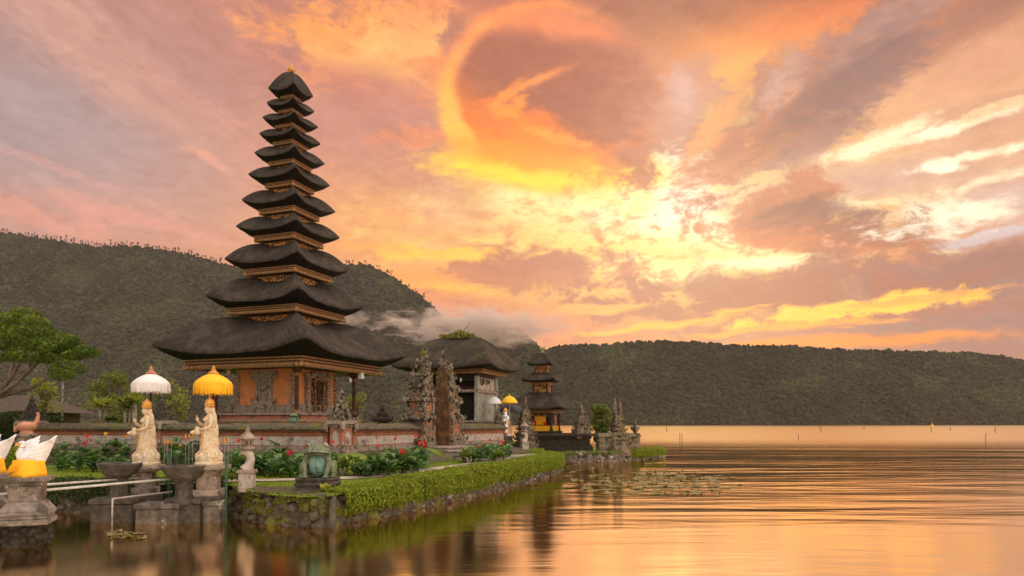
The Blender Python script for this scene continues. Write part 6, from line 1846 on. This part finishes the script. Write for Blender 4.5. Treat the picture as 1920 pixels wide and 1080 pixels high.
def make_canna(colour, seed, nfl, label, group, h):
    g = thing('canna_plant', label, 'flowering plant', (0, 0, 0), 0, group)
    lf, st, tips = canna_mesh(seed, 3, h); r = random.Random(seed + 5)
    lf.build('leaves', MAT['cannaleaf'], g, smooth=True)
    s = st.build('stem', MAT['greenstem'], g)
    for k in range(nfl):
        x, y, z = tips[k]; m = MB(); m.tube([(x, y, z - .05), (x, y, z + .30)], .010, 5); m.build('flower_stalk', MAT['greenstem'], s)
        flower_mb((x, y, z + .36), r, .12).build('flower', MAT[colour], g)
    return g
MAT['greenstem'] = mottle('green_stem', (.06, .10, .03), (.04, .08, .02), 5, .7, 0)
protos = {}
def canna(kind, px, py, z, label, group, rz, h=1.0):
    b = G(px, py, z); key = kind
    if key not in protos:
        protos[key] = make_canna(*PK[kind], label, group, h); protos[key].location = (b.x, b.y, gz1(b.x, b.y)); protos[key].rotation_euler = (0, 0, rz); return protos[key]
    return dup(protos[key], (b.x, b.y, gz1(b.x, b.y)), rz, label, group, h)
PK = {'red1': ('red', 1, 1), 'red2': ('red', 2, 2), 'yel1': ('yellowpetal', 3, 1), 'none1': ('red', 4, 0), 'none2': ('red', 5, 0)}
BEDS = [
 ('left', 'in the left bed before the wall', [(108, 866), (122, 872), (138, 868), (152, 874), (168, 868), (185, 872), (200, 866), (218, 872), (235, 866), (248, 872), (112, 876), (145, 878), (205, 878), (262, 868), (178, 878)], .95, .85, {4: 'red2', 8: 'yel1', 6: 'yel1', 3: 'red1'}),
 ('mid', 'between the two maiden statues', [(300, 868), (312, 874), (325, 866), (338, 872), (352, 868), (362, 874), (372, 866)], .95, .85, {1: 'red1', 3: 'yel1', 4: 'red2'}),
 ('frog', 'in the bed behind the green frog', [(438, 884), (450, 890), (462, 886), (482, 888), (497, 884), (512, 890), (528, 886), (545, 890), (560, 885), (575, 889), (600, 888), (617, 886), (630, 884), (508, 880), (536, 881)], .86, 1.0, {1: 'red1', 4: 'red1', 7: 'red2', 9: 'red2', 11: 'red1', 2: 'red1'}),
 ('steps', 'in the lush bed just left of the steps', [(668, 886), (680, 890), (692, 885), (704, 889), (716, 884), (728, 888), (740, 883), (752, 886), (764, 881), (776, 884), (788, 878), (700, 879), (724, 877), (748, 876), (772, 874), (795, 872)], .88, 1.0, {3: 'red1', 7: 'red2', 10: 'red2', 13: 'red1', 15: 'red2', 14: 'red1'}),
 ('right', 'in the bed right of the steps', [(872, 862), (882, 864), (892, 860), (902, 863), (912, 859), (922, 861), (932, 857), (942, 859), (952, 856), (888, 856), (908, 854), (928, 852), (945, 852)], .98, .9, {3: 'red2', 6: 'red1', 7: 'red2', 5: 'red1', 10: 'yel1', 12: 'red1'})]
COLW = {'red': 'red-flowered', 'yellowpetal': 'yellow-flowered'}
rb = random.Random(9)
for bi in range(len(BEDS)):
    bn_, where, spots, z, hh, fl = BEDS[bi]
    extra = [((spots[i][0] + spots[(i + 1) % len(spots)][0]) / 2 + rb.uniform(-3, 3), spots[i][1] + rb.uniform(-6, 2)) for i in range(len(spots) - 1)]
    BEDS[bi] = (bn_, where, spots + extra, z, hh * .90, fl)
for bn_, where, spots, z, hh, fl in BEDS:
    for i, (px, py) in enumerate(spots):
        kind = fl.get(i, 'none1' if i % 2 else 'none2')
        cw = 'broad-leaved canna without flowers' if kind.startswith('none') else COLW[PK[kind][0]] + ' canna'
        if kind in ('red2',): cw = 'canna with two red flower heads'
        canna(kind, px, py, z, cw + ' growing ' + where, 'cannas ' + where, rb.uniform(0, 6.28), hh * rb.uniform(.88, 1.12))
# lower filler plants
for i, (px, py, d, lab) in enumerate(((880, 862, 27.0, 'pale striped leafy plant at the foot of the steps'), (935, 862, 27.6, 'white-edged leafy plant at the right end of the bed by the path'), (650, 884, 22.5, 'small leafy plant beside the corner pier foot'))):
    blade_plant(px, py, d, .5, lab, MAT['midleaf'], 80 + i, 3, .12, 'leafy_plant', n=22, up=.9, w=.05)
# plants growing on the stonework
t1 = Vector((g1.x - WR.x * .15, g1.y - WR.y * .15, 5.75)); t2 = Vector((g2.x + WR.x * .25, g2.y + WR.y * .25, 5.35))
for (p_, R_, lab, n) in ((t1, .38, 'yellow-green spiky air plant on top of the near gate half', 40), (t2, .28, 'small spiky air plant on top of the far gate half', 30), (Vector((g1.x - WR.x * .45, g1.y - WR.y * .45, 4.9)), .26, 'mossy fern tuft on the shoulder of the near gate half', 30)):
    g = thing('air_plant', lab, 'plant', p_, 0); m = MB(); rosette(m, (0, 0, 0), R_, n, rnd, 1.0, .022); m.build('leaves', MAT['limeleaf'], g)
# ferns and moss on the pavilion ridge
g = thing('roof_ferns', 'mossy fern growth along the ridge of the pavilion roof', 'ferns', (pc.x, pc.y, 8.0), YAW)
R = np.random.RandomState(3); n = 1100; x = R.normal(size=n) * .13; y = R.uniform(-1.1, 1.35, n); hh = .22 + .55 * np.clip(fbm(y * 1.6, y * 0 + .5, 3, 4), 0, 1) * np.exp(-((y - .2) / 1.0) ** 2)
leaves('fronds', np.stack([x, y, R.rand(n) * hh - .02], -1), .13, MAT['mossleaf'], g, up=.4, seed=2)
m = MB()
for k in range(9): y_ = R.uniform(-.9, 1.1); m.tube([(0, y_, 0), (R.uniform(-.1, .1), y_ + R.uniform(-.2, .2), R.uniform(.3, .7))], [.02, .01], 5)
m.build('stems', MAT['greenstem'], g)
# sprig on the frog plinth
blade_plant(612, 923, 16.55, .22, 'small green weed sprouting from the frog plinth', MAT['limeleaf'], 91, 2, .08, 'weed', n=16, up=.8, w=.03)
# offerings sticks near statues
def sticks(px, py, d, n, label, mat, hgt=.5, s_=.7):
    b = P(px, py, d); g = thing('offering_sticks', label, 'offering', (b.x, b.y, b.z), 0); r = random.Random(int(px))
    for k in range(n):
        m = MB(); x = (k - n / 2) * .1; m.tube([(x, 0, -.5), (x + r.uniform(-.02, .02), 0, hgt * .6)], .006, 5); s = m.build('stick', MAT['palestone'], g)
        m = MB(); m.lathe([(.008, hgt * .5), (.022, hgt * .58), (.026, hgt * .68), (.014, hgt * .82), (.004, hgt * .9)], (x, 0, 0), 6); m.build('tassel', mat, g)
sticks(358, 838, 18.8, 3, 'small yellow offering tassels on sticks between the maiden statues', MAT['ochre'], .42)
sticks(424, 850, 18.4, 3, 'small yellow offering tassels on sticks right of the yellow parasol statue', MAT['ochre'], .5)
sticks(318, 850, 18.9, 3, 'small yellow offering tassels on sticks right of the white parasol statue', MAT['ochre'], .45)

# lily pads
def pad_mesh(seed):
    r = random.Random(seed); m = MB(); n = 18; vs = [(0, 0, .012)]; 
    for k in range(n + 1):
        a = .15 + k / n * (6.283 - .3); q = 1 + .06 * math.sin(a * 5 + seed) + r.uniform(-.03, .03); vs.append((q * math.cos(a), q * math.sin(a), .012 + r.choice((0, 0, .02, .05)) * (r.random() < .35)))
    m.add(vs, [(0, k, k + 1) for k in range(1, n + 1)]); return m.mesh('lily_pad')
PADS = [pad_mesh(k) for k in range(6)]
for me in PADS: me.materials.append(MAT['lily'])
def pads(n, fx, label, group, lo, hi, seed):
    R = random.Random(seed); done = []
    for i in range(n):
        for _ in range(30):
            px, py = fx(R); p = G(px, py, .0); s = R.uniform(lo, hi)
            if all((p.x - q[0]) ** 2 + (p.y - q[1]) ** 2 > (.82 * (s + q[2])) ** 2 for q in done): break
        done.append((p.x, p.y, s)); o = bpy.data.objects.new('lily_pad', PADS[i % 6]); COL.objects.link(o); o.location = (p.x, p.y, .003 * (i % 5)); o.rotation_euler = (0, 0, R.uniform(0, 6.28)); o.scale = (s, s, 1)
        tag(o, label, 'lily pad', group)
def fx1(R):
    while True:
        px, py = R.gauss(1225, 88), R.gauss(905, 11)
        if 1070 < px < 1400 and 884 < py < 930 and abs(py - 908 - (px - 1230) * -.015) < 22 * (1 - ((px - 1230) / 190) ** 2) + 4: return px, py
pads(125, fx1, 'flat yellowish lily pad in the large floating patch right of the hedge tip', 'lily pads in the large patch on the lake', .16, .36, 3)
pads(9, lambda R: (R.uniform(205, 268), R.uniform(999, 1011)), 'green lily pad floating in the dark water below the stone blocks', 'lily pads before the basins', .10, .2, 5)
pads(16, lambda R: (R.uniform(1052, 1330), R.uniform(868, 890)), 'small lone lily pad drifting between the islet and the large patch', 'lone lily pads off the islet', .12, .25, 6)

# low cloud clinging to the mountain shoulder
def mist(name, label, px, py, Y, rx, ry, rz_, dens, seed, scale):
    c = P(px, py, Y); m = MB(); m.ell((0, 0, 0), (1, 1, 1), 3)
    o = m.build(name, None); o.location = c; o.scale = (rx / F * Y, ry, rz_ / F * Y)
    mm = bpy.data.materials.new('mist'); mm.use_nodes = True; nt = mm.node_tree; nt.nodes.clear(); T = NT(nt)
    ob = nt.nodes.new('ShaderNodeTexCoord').outputs['Object']
    ln = T.vm('LENGTH', ob, (0, 0, 0), 1)
    n = T.noise(T.vm('MULTIPLY', T.vm('ADD', ob, (seed, seed * 2, 0)), scale), 1.0, 5, .6, dist=.6)
    d = T.ramp(T.m('SUBTRACT', T.m('MULTIPLY_ADD', n, 3.4, -1.0), T.m('MULTIPLY', T.m('POWER', ln, 1.6), 1.0)), .0, .7)
    pv = nt.nodes.new('ShaderNodeVolumePrincipled'); pv.inputs['Color'].default_value = (.95, .82, .74, 1); pv.inputs['Anisotropy'].default_value = .3
    T.put(pv.inputs['Density'], T.m('MULTIPLY', d, dens)); ot = nt.nodes.new('ShaderNodeOutputMaterial'); nt.links.new(pv.outputs[0], ot.inputs['Volume'])
    o.data.materials.append(mm)
    tag(o, label, 'cloud', kind='stuff')
if MIST:
    mist('low_cloud', 'pinkish low cloud clinging to the shoulder of the mountain', 890, 612, 1900, 215, 130, 46, .032, 3, (5.0, 3.0, 3.0))
    mist('mist', 'faint mist wisps on the mountain slope beside the pagoda', 660, 600, 1850, 60, 90, 26, .007, 8, (2.0, 1.5, 2.0))

for gi, (gp, zb_, sg, lab) in enumerate(((g1, 1.2, -1, 'near'), (g2, 1.25, 1, 'far'))):
    R = np.random.RandomState(50 + gi); n = 2600
    z = R.uniform(1.2, 4.3, n); lx_ = R.uniform(.02, 1.15, n) * (1.1 - z / 5.2); side_ = R.choice((-1, 1), n); ly_ = side_ * (.50 - z * .05) + R.normal(size=n) * .05
    k_ = fbm(lx_ * 2.5 + 9 * gi, z * 1.6, 3, 60 + gi) > .52
    P_ = np.stack([gp.x + WR.x * sg * lx_ + NR.x * -ly_, gp.y + WR.y * sg * lx_ + NR.y * -ly_, zb_ + z], -1)[k_]
    o_ = leaves('moss', P_ - np.array([gp.x, gp.y, zb_]), .07, MAT['mossleaf'], None, up=.5, seed=70 + gi); o_.location = (gp.x, gp.y, zb_)
    tag(o_, 'yellow-green moss patches clinging to the carving of the ' + lab + ' gate half', 'moss', kind='stuff')

# ------------------------------------------------------------------ air
hz = MB(); hz.box((0, 1250, 349), (6400, 3200, 700))
hm = bpy.data.materials.new('haze'); hm.use_nodes = True; ht = hm.node_tree; ht.nodes.clear()
pv = ht.nodes.new('ShaderNodeVolumePrincipled'); pv.inputs['Color'].default_value = (.95, .90, .86, 1); pv.inputs['Density'].default_value = HAZE
pv.inputs['Anisotropy'].default_value = .2
ho = ht.nodes.new('ShaderNodeOutputMaterial'); ht.links.new(pv.outputs[0], ho.inputs['Volume'])
tag(hz.build('haze', hm), 'thin evening haze over the lake', 'haze', kind='stuff')
